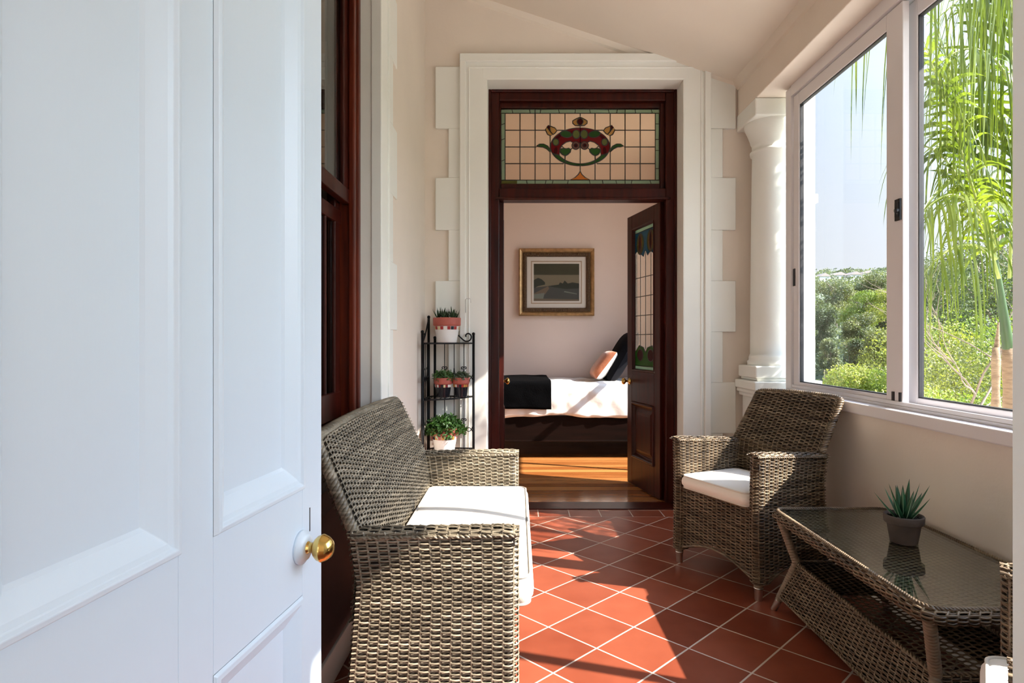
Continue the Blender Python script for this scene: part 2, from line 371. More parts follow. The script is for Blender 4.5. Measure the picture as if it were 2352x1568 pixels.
mb = MB(); mb.box(1.540, 1.562, .42, 3.80, 0, .11); struct('baseboard_right', mb, M_white, 'white baseboard along the dwarf wall behind the table', 'baseboard', bevel=.004)
mb = MB(); mb.box(1.272, 1.46, 4.098, 4.122, 0, .11); struct('baseboard_back', mb, M_white, 'short white baseboard right of the doorway', 'baseboard', bevel=.004)
# front wall: doorway the camera stands in
mb = MB()
mb.box(-.80, -.52, .27, .42, -.1, 3.7); mb.box(.336, 1.78, .27, .42, -.1, 3.7); mb.box(-.52, .336, .27, .42, 2.2, 3.7)
struct('wall_front', mb, M_white, 'white wall and jamb of the near doorway', 'wall')
struct('floor_hall', MB().box(-1.6, 1.6, -2.6, .27, -.1, 0.), M_plank, 'wooden floor of the hall behind the near doorway', 'floor')
mb = MB(); mb.box(-1.7, -1.6, -2.6, .27, -.1, 3.0); mb.box(1.6, 1.7, -2.6, .27, -.1, 3.0); mb.box(-1.7, -1.3, -2.7, -2.6, -.1, 3.0); mb.box(1.3, 1.7, -2.7, -2.6, -.1, 3.0); mb.box(-1.3, 1.3, -2.7, -2.6, 2.6, 3.0); mb.box(-1.7, 1.7, -2.7, .27, 2.9, 3.0)
struct('wall_hall', mb, M_cream, 'cream walls and ceiling of the hall behind the near doorway', 'wall')

# corner column on its pedestal
mb = MB()
mb.box(1.46, 1.78, 3.80, 4.10, .885, .96); mb.box(1.44, 1.80, 3.76, 4.11, .81, .865)
mb.box(1.475, 1.78, 3.815, 4.10, .865, .885); mb.box(1.45, 1.79, 3.78, 4.11, .785, .81); mb.box(1.465, 1.785, 3.795, 4.11, .76, .785)
mb.box(1.49, 1.76, 3.82, 4.11, 0, .76); mb.box(1.46, 1.80, 3.80, 4.11, 0, .14)
mb.box(1.455, 1.80, 3.79, 4.12, 2.50, 2.608)
cx, cy = 1.63, 3.965
prof = [(.150, .96), (.152, .985), (.142, .995), (.142, 1.01), (.136, 1.03)]
prof += [(.134 - .012*((z-1.03)/1.27)**1.5, z) for z in np.linspace(1.03, 2.30, 14)]
prof += [(.134, 2.305), (.136, 2.325), (.122, 2.335), (.124, 2.37), (.132, 2.385), (.135, 2.40), (.150, 2.44), (.166, 2.475), (.170, 2.49), (.170, 2.505)]
mb2 = MB(); mb2.lathe(prof, (cx, cy, 0), 48)
o = struct('column', mb, M_white, 'white plaster column on a pedestal in the window corner', 'column', bevel=.008)
mb2.build('column_shaft', M_white, o)
# outer pier beyond the glass
mb = MB(); mb.box(1.78, 1.915, 3.98, 4.30, -.6, 3.0); mb.box(1.77, 1.925, 3.96, 4.30, 2.00, 2.06); mb.box(1.77, 1.945, 3.95, 4.3, .70, .86)
struct('trim_6', mb, M_white, 'sunlit white outer pier seen through the left pane', 'pier', bevel=.006)

# ------------------------------------------------------------------ sliding window on the right
w1 = tag(empty('window_1', (1.62, 2.6, .83)), 'white aluminium sliding window along the right wall', 'window', kind='structure')
def child(mb, name, m, root, bevel=0):
    o = mb.build(name, m, None, bevel); o.parent = root; o.matrix_parent_inverse = root.matrix_basis.inverted(); return o
def wspan(mb, x0, x1, y0, y1, z0, z1, s):       # rectangular ring of bars
    mb.box(x0, x1, y0, y0+s, z0, z1); mb.box(x0, x1, y1-s, y1, z0, z1); mb.box(x0, x1, y0+s, y1-s, z0, z0+s); mb.box(x0, x1, y0+s, y1-s, z1-s, z1)
mb = MB(); mb.box(1.545, 1.76, .42, 3.69, .782, .832); child(mb, 'window_sill', M_alu, w1, .006)
mb = MB(); mb.box(1.595, 1.70, 3.615, 3.685, .832, 2.60); mb.box(1.595, 1.70, .42, .47, .832, 2.60); mb.box(1.595, 1.70, .47, 3.615, .832, .845); mb.box(1.595, 1.70, .47, 3.615, 2.545, 2.608)
mb.box(1.60, 1.605, .47, 3.615, .845, .862); mb.box(1.695, 1.70, .47, 3.615, .845, .862); mb.box(1.637, 1.641, .47, 3.615, .845, .858)
child(mb, 'window_frame', M_alu, w1, .003)
def sash(y0, y1, x, name='sash', st=.07, far=.115):
    mb = MB(); mb.box(x-.014, x+.014, y0, y0+far, .850, 2.54); mb.box(x-.014, x+.014, y1-st, y1, .850, 2.54)
    mb.box(x-.014, x+.014, y0+far, y1-st, .850, .880); mb.box(x-.014, x+.014, y0+far, y1-st, 2.47, 2.54)
    s = child(mb, name, M_alu, w1, .003)
    def sub(mb, nm, m):
        return mb.build(nm, m, s)
    mb = MB(); a, b, c, d, t = y0+far, y1-st, .880, 2.47, .006
    wspan(mb, x-.008, x+.012, a-.001, b+.001, c-.001, d+.001, t); g = sub(mb, 'gasket', M_rubber)
    mb = MB(); mb.box(x-.002, x+.002, a, b, c, d); sub(mb, 'glass_pane', M_glass)
    return s, sub
s1, sub1 = sash(2.585, 3.61, 1.622)
mb = MB(); mb.box(1.600, 1.612, 2.592, 2.628, 1.625, 1.715); mb.box(1.596, 1.602, 2.598, 2.622, 1.64, 1.70); mb.tube([(1.598, 2.60, 1.665), (1.585, 2.60, 1.665)], .009, 8); sub1(mb, 'latch', M_rubber)
mb = MB(); mb.box(1.603, 1.611, 3.585, 3.607, 1.435, 1.535); sub1(mb, 'pull_slot', M_rubber)
mb = MB(); mb.box(1.603, 1.611, 2.592, 2.606, .862, .90); mb.box(1.603, 1.611, 2.64, 2.655, .862, .90); sub1(mb, 'stopper', M_rubber)
s2, sub2 = sash(1.64, 2.655, 1.672, far=.03, st=.085)
s3, sub3 = sash(.47, 1.68, 1.622, st=.035, far=.05)

# ------------------------------------------------------------------ left sash window (mahogany)
w2 = tag(empty('window_2', (-.70, 1.95, .8)), 'tall dark red wooden sash window in the left wall', 'window', kind='structure')
mb = MB()
for y0, y1 in ((1.2, 1.32), (2.58, 2.70)): mb.box(-.80, -.694, y0, y1, .78, 2.78)
mb.box(-.80, -.694, 1.32, 2.58, 2.68, 2.78)
mb.box(-.715, -.685, 2.655, 2.6935, .78, 2.78); mb.box(-.705, -.68, 2.565, 2.60, .78, 2.78)
child(mb, 'window_frame', M_mahog2, w2, .006)
mb = MB(); mb.prism([(-.80, 1.2, .80), (-.66, 1.2, .765), (-.66, 1.2, .735), (-.80, 1.2, .735)], (0, 1.5, 0)); child(mb, 'window_sill', M_mahog2, w2, .004)
mb = MB(); mb.box(-.735, -.705, 2.50, 2.565, 1.70, 2.68); mb.box(-.735, -.705, 1.33, 1.40, 1.70, 2.68); mb.box(-.735, -.700, 1.33, 2.59, 1.685, 1.745); mb.box(-.735, -.705, 1.33, 2.58, 2.62, 2.68)
su = child(mb, 'sash', M_mahog, w2, .005)
mb = MB(); mb.box(-.765, -.74, 2.50, 2.57, .80, 1.74); mb.box(-.765, -.74, 1.33, 1.40, .80, 1.74); mb.box(-.768, -.738, 1.33, 2.58, 1.60, 1.66); mb.box(-.765, -.738, 1.33, 2.58, .80, .91)
mb.box(-.758, -.742, 2.38, 2.40, .90, 1.62)
sl2 = child(mb, 'sash', M_mahog, w2, .005)
gm = glassmat('old_window_glass', (.6, .6, .57), .10)
for par, bx in ((su, (-.722, -.718, 1.40, 2.50, 1.745, 2.62)), (sl2, (-.754, -.750, 1.40, 2.50, .91, 1.60))):
    MB().box(*bx).build('glass_pane', gm, par)
# plaster return and apron inside the recess; dim room behind the sash
mb = MB(); mb.box(-.72, -.69, 1.2, 2.70, .57, .74); mb.box(-2.3, -2.2, .2, 4.3, -.1, 3.2); mb.box(-2.3, -.80, .1, .27, -.1, 3.2); mb.box(-2.3, -.75, 4.12, 4.30, -.1, 3.2); mb.box(-2.3, -.80, .27, 4.12, 3.1, 3.2); mb.box(-2.3, -.80, .27, 4.12, -.1, 0)
struct('wall_inner', mb, M_curtain, 'dim room lining behind the sash window', 'wall')

# ------------------------------------------------------------------ panelled doors
def rect_loop(u0, u1, v0, v1): return [(u0, v0), (u1, v0), (u1, v1), (u0, v1)]
def moulding(mb, u0, u1, v0, v1, prof, mat=0):      # prof: (inset, w) pairs, mitred frame
    R = []
    for ins, w in prof: R.append([(u, w, v) for (u, v) in rect_loop(u0+ins, u1-ins, v0+ins, v1-ins)])
    return mb.rings(R, mat, smooth=False)
# white front door: local u from the hinge (0) to the free edge (.82), w towards the room, v up
def door_matrix(h, f, flip=False):
    h = Vector(h); f = Vector(f); d = (f-h).normalized(); n = Vector((d.y, -d.x, 0))
    if flip: n = -n
    return Matrix(((d.x, n.x, 0, h.x), (d.y, n.y, 0, h.y), (0, 0, 1, 0), (0, 0, 0, 1)))
Mw = door_matrix((-.479, .42, 0), (-.393, 1.235, 0))
mb = MB()
us = (.0, .103, .381, .457, .736, .82); T = -.044
def slab(u0, u1, v0, v1, w0=T, w1=0): mb.box(u0, u1, w0, w1, v0, v1)
slab(us[0], us[1], .008, 2.14); slab(us[4], us[5], .008, 2.14); slab(us[2], us[3], .008, 2.14)
for (v0, v1) in ((.008, .215), (.645, .842), (2.03, 2.14)):
    slab(us[1], us[2], v0, v1); slab(us[3], us[4], v0, v1)
for (a, b) in ((us[1], us[2]), (us[3], us[4])):
    for (v0, v1) in ((.215, .645), (.842, 2.03)):
        mb.box(a-.002, b+.002, -.032, -.016, v0-.002, v1+.002)
        moulding(mb, a, b, v0, v1, [(0, .0), (.003, .007), (.010, .008), (.014, .003), (.022, .001), (.045, -.012), (.050, -.016)] if v0 > .5 else [(0, 0), (.004, .004), (.012, .004), (.04, -.013), (.044, -.016)])
        moulding(mb, a, b, v0, v1, [(0, T), (.02, T+.004), (.03, T+.012)])
d1 = mb.build('door_1', M_door, None, .0012, M=Mw); tag(d1, 'open white four panel door with a brass knob in the left foreground', 'door', kind='structure')
Mk = np.array(Mw) @ np.array(Matrix.Translation((.728, 0, .737)) @ Matrix.Rotation(-PI/2, 4, 'X').to_4x4())
# lathe axis = local +z -> door normal
Rk = np.array(Mw)[:3, :3] @ np.array(Matrix.Rotation(-PI/2, 3, 'X')); ck = (np.array(Mw) @ np.array([.728, 0, .737, 1]))[:3]
mb = MB(); mb.lathe([(0, .0), (.031, .0), (.031, .006), (.024, .010), (.022, .014), (.0, .014)], ck, 32, M=Rk); mb.build('knob_rose', M_door, d1)
mb = MB(); mb.lathe([(0, .012), (.011, .012), (.0115, .015), (.0095, .017), (.0095, .024), (.012, .026), (.017, .029), (.0225, .035), (.0238, .040), (.0252, .0415), (.0252, .044), (.0238, .0455), (.0215, .052), (.0155, .059), (.008, .0625), (0, .063)], ck, 40, M=Rk)
kb = mb.build('door_knob', M_brass, d1)
mb = MB(); mb.box(.765, .768, -.001, .0006, .755, .80); mb.build('keyhole', M_rubber, d1, M=Mw)

# mahogany outer frame of the far doorway, transom bar and sill board
mb = MB(); YF = 4.26
mb.box(-.207, -.13, YF, 4.36, 0, 2.845); mb.box(1.018, 1.095, YF, 4.36, 0, 2.845); mb.box(-.13, 1.018, YF, 4.36, 2.77, 2.845); mb.box(-.13, 1.018, YF-.01, 4.36, 2.085, 2.165)
for (a, b) in ((-.207, -.185), (1.073, 1.095)): mb.box(a, b, YF-.018, YF+.01, 0, 2.845)
mb.box(-.185, 1.073, YF-.018, YF+.01, 2.823, 2.845); mb.box(-.16, 1.048, YF-.016, YF, 2.088, 2.104)
dfm = struct('trim_7', mb, M_mahog, 'dark mahogany frame of the far doorway', 'door frame', bevel=.006)
mb = MB(); mb.box(-.207, 1.095, 4.088, 4.265, -.05, .006); struct('trim_8', mb, M_mahog, 'dark wooden threshold board of the bedroom doorway', 'threshold', bevel=.004)

# stained glass transom
w3 = tag(empty('window_3', (.434, 4.32, 2.2)), 'stained glass transom with tulip wreath above the far doorway', 'window', kind='structure')
gx = lambda a: -.18254 + a*5.562e-4
gz = lambda b: 2.7963 - b*5.562e-4
mb = MB(); mb.box(-.13, gx(112), 4.295, 4.345, 2.165, 2.77); mb.box(gx(2103), 1.018, 4.295, 4.345, 2.165, 2.77); mb.box(gx(112), gx(2103), 4.295, 4.345, 2.165, gz(1058)); mb.box(gx(112), gx(2103), 4.295, 4.345, gz(112), 2.77)
child(mb, 'transom_sash', M_mahog, w3, .006)
def gcol(name, c, t=.55, df=.45): return glassmat(name, c, .03, df, c)
G = {'cream': gcol('glass_cream', (.95, .85, .74), df=.18), 'aqua': gcol('glass_aqua', (.55, .74, .63), df=.3), 'red': gcol('glass_red', (.32, .012, .02)), 'maroon': gcol('glass_maroon', (.12, .008, .012)),
     'green': gcol('glass_green', (.07, .22, .05)), 'lime': gcol('glass_lime', (.36, .42, .12)), 'yellow': gcol('glass_yellow', (.72, .50, .18)), 'orange': gcol('glass_orange', (.85, .38, .08)), 'pink': gcol('glass_pink', (.60, .20, .14)), 'blue': gcol('glass_blue', (.06, .22, .32)), 'olive': gcol('glass_olive', (.32, .30, .08))}
GK = list(G); GM = [G[k] for k in GK]
class Leaded:
    def __init__(s, X, Z, y): s.g = MB(); s.l = MB(); s.X = X; s.Z = Z; s.y = y
    def poly(s, pts, k, lead=True, th=.003, r=.0034):
        r = max(r, th+.0014)
        P = [(s.X(a), s.y-th, s.Z(b)) for a, b in pts]
        s.g.prism(P, (0, 2*th, 0), GK.index(k))
        if lead: s.line(pts+[pts[0]], r)
    def line(s, pts, r=.0036):
        P = np.array([(s.X(a), s.y, s.Z(b)) for a, b in pts]); s.l.tube(P, r, 6)
def ell(cx, cy, rx, ry, a0=0, a1=360, n=28, rot=0):
    out = []
    for i in range(n):
        t = math.radians(a0+(a1-a0)*i/(n if a1-a0 == 360 else n-1)); x, y = rx*math.cos(t), -ry*math.sin(t); c, s_ = math.cos(math.radians(rot)), math.sin(math.radians(rot))
        out.append((cx+x*c-y*s_, cy+x*s_+y*c))
    return out
def mir(pts, c=1108): return [(2*c-a, b) for a, b in pts]
LD = Leaded(gx, gz, 4.32)
LD.poly(rect_loop(115, 2100, 115, 1056), 'cream', False, .0012)
for (a0, a1, b0, b1) in ((115, 2100, 115, 165), (115, 2100, 1005, 1056), (115, 165, 165, 1005), (2052, 2100, 165, 1005)): LD.poly(rect_loop(a0, a1, b0, b1), 'aqua', True, .0022)
LD.poly(rect_loop(118, 315, 1008, 1054), 'olive', True, .0026)
for a in (352, 542, 730, 917, 1295, 1485, 1672, 1862):
    if a in (542, 1672): LD.line([(a, 115), (a, 1056)])
    elif a in (917, 1295): LD.line([(a, 165), (a, 372)]); LD.line([(a, 690), (a, 1005)])
    elif a in (730, 1485): LD.line([(a, 165), (a, 320)]); LD.line([(a, 440), (a, 1005)])
    else: LD.line([(a, 165), (a, 1005)])
LD.line([(1108, 165), (1108, 205)]); LD.line([(1108, 520), (1108, 895)])
for b in (378, 588, 797):
    e1, e2 = {378: (670, 1545), 588: (560, 1660), 797: (900, 1316)}[b]; LD.line([(165, b), (e1, b)]); LD.line([(e2, b), (2052, b)])
LD.line([(820, 378), (917, 378)]); LD.line([(1295, 378), (1396, 378)])
for a in (250, 470, 615, 835, 1050, 1225, 1460, 1575, 1795, 2000): LD.line([(a, 115), (a+(12 if a % 3 else -8), 165)])
for a in (430, 680, 768, 960, 1222, 1385, 1555, 1760, 1985): LD.line([(a, 1005), (a+(14 if a % 4 else -12), 1056)])
for b in (300, 490, 755): LD.line([(115, b+12), (165, b-8)])
for b in (300, 495, 632, 860): LD.line([(2052, b), (2100, b)])
outer = ell(1108, 585, 372, 236, 90, 202, 30)
inner = [(800, 690), (845, 690), (852, 612), (880, 565), (930, 528), (985, 514), (1020, 535), (1062, 525), (1108, 540)]
half = outer + inner
LD.poly(half, 'red', True, .0026); LD.poly(mir(half)[::-1], 'red', True, .0026)
cres = ell(1108, 585, 372, 238, 200, 270, 16) + ell(1108, 560, 320, 240, 270, 212, 14)
LD.poly(cres, 'green', True, .0028); LD.poly(mir(cres)[::-1], 'green', True, .0028)
for f in (lambda p: p, lambda p: mir(p)[::-1]):
    LD.poly(f(ell(930, 428, 72, 40, rot=8)), 'green', True, .0034); LD.poly(f(ell(1058, 430, 46, 54)), 'lime', True, .0034); LD.poly(f(ell(802, 528, 37, 43)), 'lime', True, .0034)
    LD.poly(f(ell(840, 460, 60, 16, rot=-40)), 'maroon', False, .0032); LD.poly(f(ell(800, 640, 22, 50, rot=10)), 'maroon', False, .0032)
    LD.poly(f(ell(1053, 570, 46, 46)), 'pink', True, .0036); LD.poly(f(ell(1053, 570, 25, 25)), 'maroon', True, .004)
    LD.poly(f([(850, 640), (870, 612), (905, 605), (930, 612), (965, 605), (990, 622), (985, 650), (955, 680), (920, 700), (880, 680)]), 'green', True, .0034)
    LD.line(f([(920, 700), (918, 750), (930, 780)])); LD.line(f([(985, 620), (1015, 600)])); LD.line(f([(905, 605), (885, 582), (862, 588)]))
    LD.poly(f([(560, 578), (600, 552), (650, 552), (700, 578), (742, 640), (735, 655), (690, 612), (640, 588), (600, 586)]), 'green', True, .003)
    LD.poly(f([(672, 372), (690, 340), (735, 400), (765, 432), (735, 448), (700, 430)]), 'yellow', True, .0032)
    LD.poly(f([(728, 325), (790, 350), (815, 385), (790, 415), (768, 432), (735, 395), (728, 360)]), 'yellow', True, .0032)
    LD.poly(f([(690, 340), (712, 318), (728, 330), (728, 362), (735, 398)]), 'maroon', True, .0034)
LD.poly([(1108, 215), (1050, 240), (1015, 262), (1015, 290), (1045, 318), (1108, 322), (1160, 318), (1195, 290), (1195, 262), (1160, 240)], 'yellow', True, .0032)
LD.poly([(1108, 225), (1075, 250), (1068, 275), (1085, 305), (1108, 322), (1130, 305), (1145, 275), (1138, 250)], 'maroon', True, .0036)
LD.line([(1108, 322), (1108, 350)]); LD.line([(1108, 350), (1108, 490)], .004)
LD.poly([(1108, 895), (1085, 935), (1040, 975), (985, 1003), (1228, 1003), (1175, 975), (1130, 935)], 'orange', True, .003)
child(LD.g, 'stained_glass', GM, w3); child(LD.l, 'lead_came', M_lead, w3)

# mahogany leaves: glazed above, one raised panel below. local u from the hinge, w towards the leaf's front
def leaf_door(name, label, h, f, flip):
    Mx = door_matrix(h, f, flip); wd = (Vector(f)-Vector(h)).length; mb = MB(); t = -.046
    st = .092
    mb.box(0, st, t, 0, .006, 2.085); mb.box(wd-st, wd, t, 0, .006, 2.085)
    for v0, v1 in ((.006, .216), (.65, .885), (1.98, 2.085)): mb.box(st, wd-st, t, 0, v0, v1)
    mb.box(st, wd-st, -.034, -.014, .216, .65)
    moulding(mb, st, wd-st, .216, .65, [(0, 0), (.004, .010), (.014, .012), (.022, .006), (.034, -.012), (.044, -.014)])
    mb.rings([[(u, w, v) for u, v in rect_loop(st+i, wd-st-i, .216+i, .65-i)] for i, w in ((.05, -.014), (.075, -.004), (.09, -.004))], smooth=False)
    mb.box(st+.09, wd-st-.09, -.014, -.004, .306, .56)
    moulding(mb, st, wd-st, .885, 1.98, [(0, 0), (.004, .006), (.012, .004), (.018, -.014)])
    o = mb.build(name, M_mahog, None, .003, M=Mx); tag(o, label, 'door', kind='structure')
    # leaded light
    u0, u1 = st+.012, wd-st-.012
    L = Leaded(lambda a: u0+(u1-u0)*a/100, lambda b: 1.972-(1.972-.893)*b/300, -.024)
    L.poly(rect_loop(0, 100, 0, 300), 'cream', False, .001)
    L.poly(rect_loop(0, 100, 0, 9), 'aqua', True, .002); L.poly(rect_loop(0, 100, 291, 300), 'aqua', True, .002)
    L.poly([(0, 9), (100, 9), (100, 52), (88, 46), (74, 55), (60, 62), (50, 50), (40, 62), (26, 55), (12, 62), (0, 70)], 'blue', True, .0022)
    L.poly([(0, 291), (100, 291), (100, 262), (80, 248), (60, 252), (50, 262), (40, 252), (20, 248), (0, 262)], 'green', True, .0022)
    for c in (25, 75):
        L.poly(ell(c, 34, 17, 22), 'lime', True, .003); L.poly(ell(c, 34, 10, 20), 'orange', True, .0036); L.poly(ell(c, 34, 5, 18), 'maroon', True, .004)
        L.poly(ell(c, 268, 14, 12), 'maroon', True, .003)
    for a in (25, 50, 75): L.line([(a, 55), (a, 255)], .0028)
    for b in (105, 145, 185, 225): L.line([(0, b), (100, b)], .0028)
    L.line(rect_loop(0, 100, 0, 300)+[(0, 0)])
    L.g.build('stained_glass', GM, o, M=Mx); L.l.build('lead_came', M_lead, o, M=Mx)
    R = np.array(Mx)[:3, :3] @ np.array(Matrix.Rotation(-PI/2, 3, 'X')); c = (np.array(Mx) @ np.array([wd-.045, 0, .80, 1]))[:3]
    mb = MB(); pr = [(0, 0), (.026, 0), (.026, .004), (.010, .010), (.009, .032), (.017, .036), (.026, .046), (.025, .056), (.014, .064), (0, .066)]; mb.lathe(pr, c, 24, M=R)
    R2 = R @ np.diag([1, 1, -1]); c2 = (np.array(Mx) @ np.array([wd-.045, t, .80, 1]))[:3]; mb.lathe(pr, c2, 24, M=R2); mb.build('door_knob', M_brass, o)
    return o
leaf_door('door_2', 'open mahogany door leaf with stained glass at the right of the far doorway', (.9895, 4.315, 0), (.863, 4.883, 0), True)
leaf_door('door_3', 'mahogany door leaf swung edge on at the left of the far doorway', (-.100, 4.315, 0), (-.135, 4.90, 0), False)
mb = MB()
for z in (.35, 1.05, 1.75): mb.tube([(1.028, 4.318, z), (1.028, 4.318, z+.10)], .007, 8)
mb.build('hinge', M_steel, dfm)

# ------------------------------------------------------------------ bedroom shell
struct('floor_bedroom', MB().box(-1.3, 2.0, 4.265, 7.1, -.1, 0.), M_plank, 'polished orange pine floorboards of the bedroom', 'floor')
struct('wall_bedroom_far', MB().box(-1.3, 2.0, 6.95, 7.1, -.1, 3.2), M_bedwall, 'pinkish bedroom wall behind the bed', 'wall')
struct('wall_bedroom_left', MB().box(-1.35, -1.2, 4.1, 7.1, -.1, 3.2), M_bedwall, 'pinkish bedroom wall on the left', 'wall')
mb = MB(); BY0, BY1, BZ0, BZ1 = 4.45, 6.15, .60, 2.75
mb.box(1.8, 1.95, 4.36, BY0, -.1, 3.2); mb.box(1.8, 1.95, BY1, 7.1, -.1, 3.2); mb.box(1.8, 1.95, BY0, BY1, -.1, BZ0); mb.box(1.8, 1.95, BY0, BY1, BZ1, 3.2)
struct('wall_bedroom_right', mb, M_bedwall, 'bedroom wall with the window on the right', 'wall')
struct('ceiling_bedroom', MB().box(-1.35, 2.0, 4.3, 7.1, 3.1, 3.2), M_ceil, 'pale flat bedroom ceiling', 'ceiling')
mb = MB(); wspan(mb, 1.84, 1.90, BY0, BY1, BZ0, BZ1, .05); mb.box(1.85, 1.89, 5.02, 5.06, BZ0, BZ1); mb.box(1.85, 1.89, BY0, BY1, 1.58, 1.63)
w4 = struct('window_4', mb, M_mahog, 'dark wooden bedroom window on the right', 'window')
MB().box(1.868, 1.872, BY0+.05, BY1-.05, BZ0+.05, BZ1-.05).build('glass_pane', M_glass, w4)

# ------------------------------------------------------------------ bed and bedding
bed = tag(empty('bed', (.7, 6.4, 0)), 'dark wooden bed along the far bedroom wall', 'bed')
mb = MB(); mb.box(-.36, 1.76, 5.86, 5.90, .155, .40); mb.box(-.36, 1.76, 5.852, 5.862, .155, .175); child(mb, 'side_rail', M_bedwood, bed, .006)
mb = MB(); mb.box(-.36, 1.76, 6.90, 6.93, .155, .40); child(mb, 'side_rail', M_bedwood, bed, .006)
for a in (-.36, 1.72): child(MB().box(a, a+.04, 5.90, 6.90, .155, .45 if a < 0 else .95), 'end_board', M_bedwood, bed, .006)
child(MB().box(-.33, 1.73, 5.90, 6.90, .28, .30), 'slat_base', M_bedwood, bed)
for a in (-.34, 1.70):
    for b in (5.95, 6.84): child(MB().box(a, a+.05, b, b+.05, 0, .16), 'leg', M_bedwood, bed, .004)
mb = MB(); mb.box(-.34, 1.72, 5.90, 6.92, .30, .66); o = mb.build('mattress', M_duvet, None, .04); tag(o, 'white mattress under the duvet on the dark bed', 'mattress')
def drape(x0, x1, y0, y1, ztop, zhem, nx, name, m, lab, cat, wr=.008, hem=.012, thick=.012, seed=1):
    rr = np.random.default_rng(seed); ph = rr.uniform(0, 6, 12)
    prof = [(y1 + (y0+.04-y1)*t, ztop) for t in np.linspace(0, 1, 14)]
    prof += [(y0+.04-.04*math.sin(a), ztop-.04*(1-math.cos(a))) for a in np.linspace(.2, PI/2, 6)]
    prof += [(y0-.006*t, ztop-.04-(ztop-.04-zhem)*t) for t in np.linspace(.1, 1, 9)]
    prof = np.array(prof); xs = np.linspace(x0, x1, nx); R = np.zeros((len(prof), nx, 3))
    for i, (y, z) in enumerate(prof):
        t = max(0, (ztop-.04-z)/(ztop-.04-zhem))
        w = wr*(np.sin(xs*9+ph[0]+i*.35)*.6+np.sin(xs*21+ph[1]-i*.5)*.4+np.sin(xs*37+ph[2]+i)*.2)
        R[i, :, 0] = xs; R[i, :, 1] = y - np.abs(w)*(1.6 if t > 0 else .2); R[i, :, 2] = z + (w if t == 0 else 0) + t*hem*(np.sin(xs*6.3+ph[3])+.5*np.sin(xs*15+ph[4]))
    mb = MB(); mb.rings(R, 0, True, closed_ring=False); o = mb.build(name, m)
    s = o.modifiers.new('solid', 'SOLIDIFY'); s.thickness = thick; s.offset = 1
    return tag(o, lab, cat)
drape(-.35, 1.70, 5.84, 6.90, .70, .40, 150, 'duvet', M_duvet, 'rumpled white duvet hanging over the bed side', 'duvet', wr=.010, hem=.014, thick=.02)
drape(-.37, .312, 5.815, 6.85, .735, .475, 50, 'throw_blanket', M_black, 'black fringed throw folded over the foot of the bed', 'blanket', wr=.004, hem=.004, thick=.012, seed=3)
def pillow_mb(w, h, t, n=24, m=24, mats=None):
    U = np.linspace(-1, 1, n); V = np.linspace(-1, 1, m); mb = MB()
    for sgn in (1, -1):
        R = np.zeros((n, m, 3))
        for i, u in enumerate(U):
            for j, v in enumerate(V):
                e = max(0, (1-u**4))*max(0, (1-v**4)); q = 1-.07*(u*u)*(1-v*v)*0-.06*(1-abs(u)*abs(v))*0
                R[i, j] = (u*w/2*(1-.06*(1-v*v)*0-.05*(v*v)*(1-u*u)*0), sgn*t/2*e**.5, v*h/2)
        mb.rings(R if sgn < 0 else R[::-1], 0 if sgn < 0 else 1, True, closed_ring=False)
    return mb
def place(o, loc, rot): o.location = loc; o.rotation_euler = rot; return o
o = pillow_mb(.36, .34, .15).build('cushion', [M_duvet, M_orange]); place(o, (.885, 6.40, .865), (math.radians(38), 0, math.radians(92)))
tag(o, 'small orange and white cushion leaning on the black pillow', 'cushion')
o = pillow_mb(.62, .58, .18).build('pillow', [M_blackp, M_blackp]); place(o, (1.07, 6.50, .945), (math.radians(30), 0, math.radians(88))); tag(o, 'large black pillow propped at the head of the bed', 'pillow')
o = pillow_mb(.60, .50, .18).build('pillow', [M_duvet, M_blackp]); place(o, (1.44, 6.42, .93), (math.radians(40), 0, math.radians(90))); tag(o, 'white patterned pillow behind the large black pillow', 'pillow')

# framed landscape on the bedroom wall
pic = tag(empty('framed_picture', (.43, 6.94, 1.77)), 'dim landscape picture in a carved gold frame on the bedroom wall', 'picture')
px0, px1, pz0, pz1 = .008, .852, 1.392, 2.145
mb = MB(); Y0 = 6.948
mb.rings([[(x, y, z) for x, z in rect_loop(px0+i, px1-i, pz0+i, pz1-i)] for i, y in ((0, Y0), (0, Y0-.05), (.012, Y0-.06), (.03, Y0-.052), (.045, Y0-.035))], smooth=False); child(mb, 'frame', M_gold, pic)
mb = MB()
mb.rings([[(x, y, z) for x, z in rect_loop(px0+i, px1-i, pz0+i, pz1-i)] for i, y in ((.044, Y0-.036), (.055, Y0-.046), (.075, Y0-.046), (.088, Y0-.030), (.092, Y0-.015))], smooth=False)
rr = random.Random(4)
for k in range(120):
    t = k/120*4; e = int(t); f = t-e; i = .065; a = [(px0+i, pz0+i), (px1-i, pz0+i), (px1-i, pz1-i), (px0+i, pz1-i)]; p, q = a[e % 4], a[(e+1) % 4]
    c = (p[0]+(q[0]-p[0])*f, Y0-.046, p[1]+(q[1]-p[1])*f); mb.lathe([(.008, -.003), (.007, .002), (.003, .005), (0, .006)], c, 6, M=np.array(Matrix.Rotation(PI/2, 3, 'X')))
child(mb, 'carved_slip', M_gold_d, pic)
mb = MB(); mb.rings([[(x, y, z) for x, z in rect_loop(px0+i, px1-i, pz0+i, pz1-i)] for i, y in ((.09, Y0-.016), (.136, Y0-.016), (.138, Y0-.012))], 0, smooth=False)
mb.rings([[(x, y, z) for x, z in rect_loop(px0+i, px1-i, pz0+i, pz1-i)] for i, y in ((.136, Y0-.015), (.142, Y0-.018), (.148, Y0-.015))], 1, smooth=False)
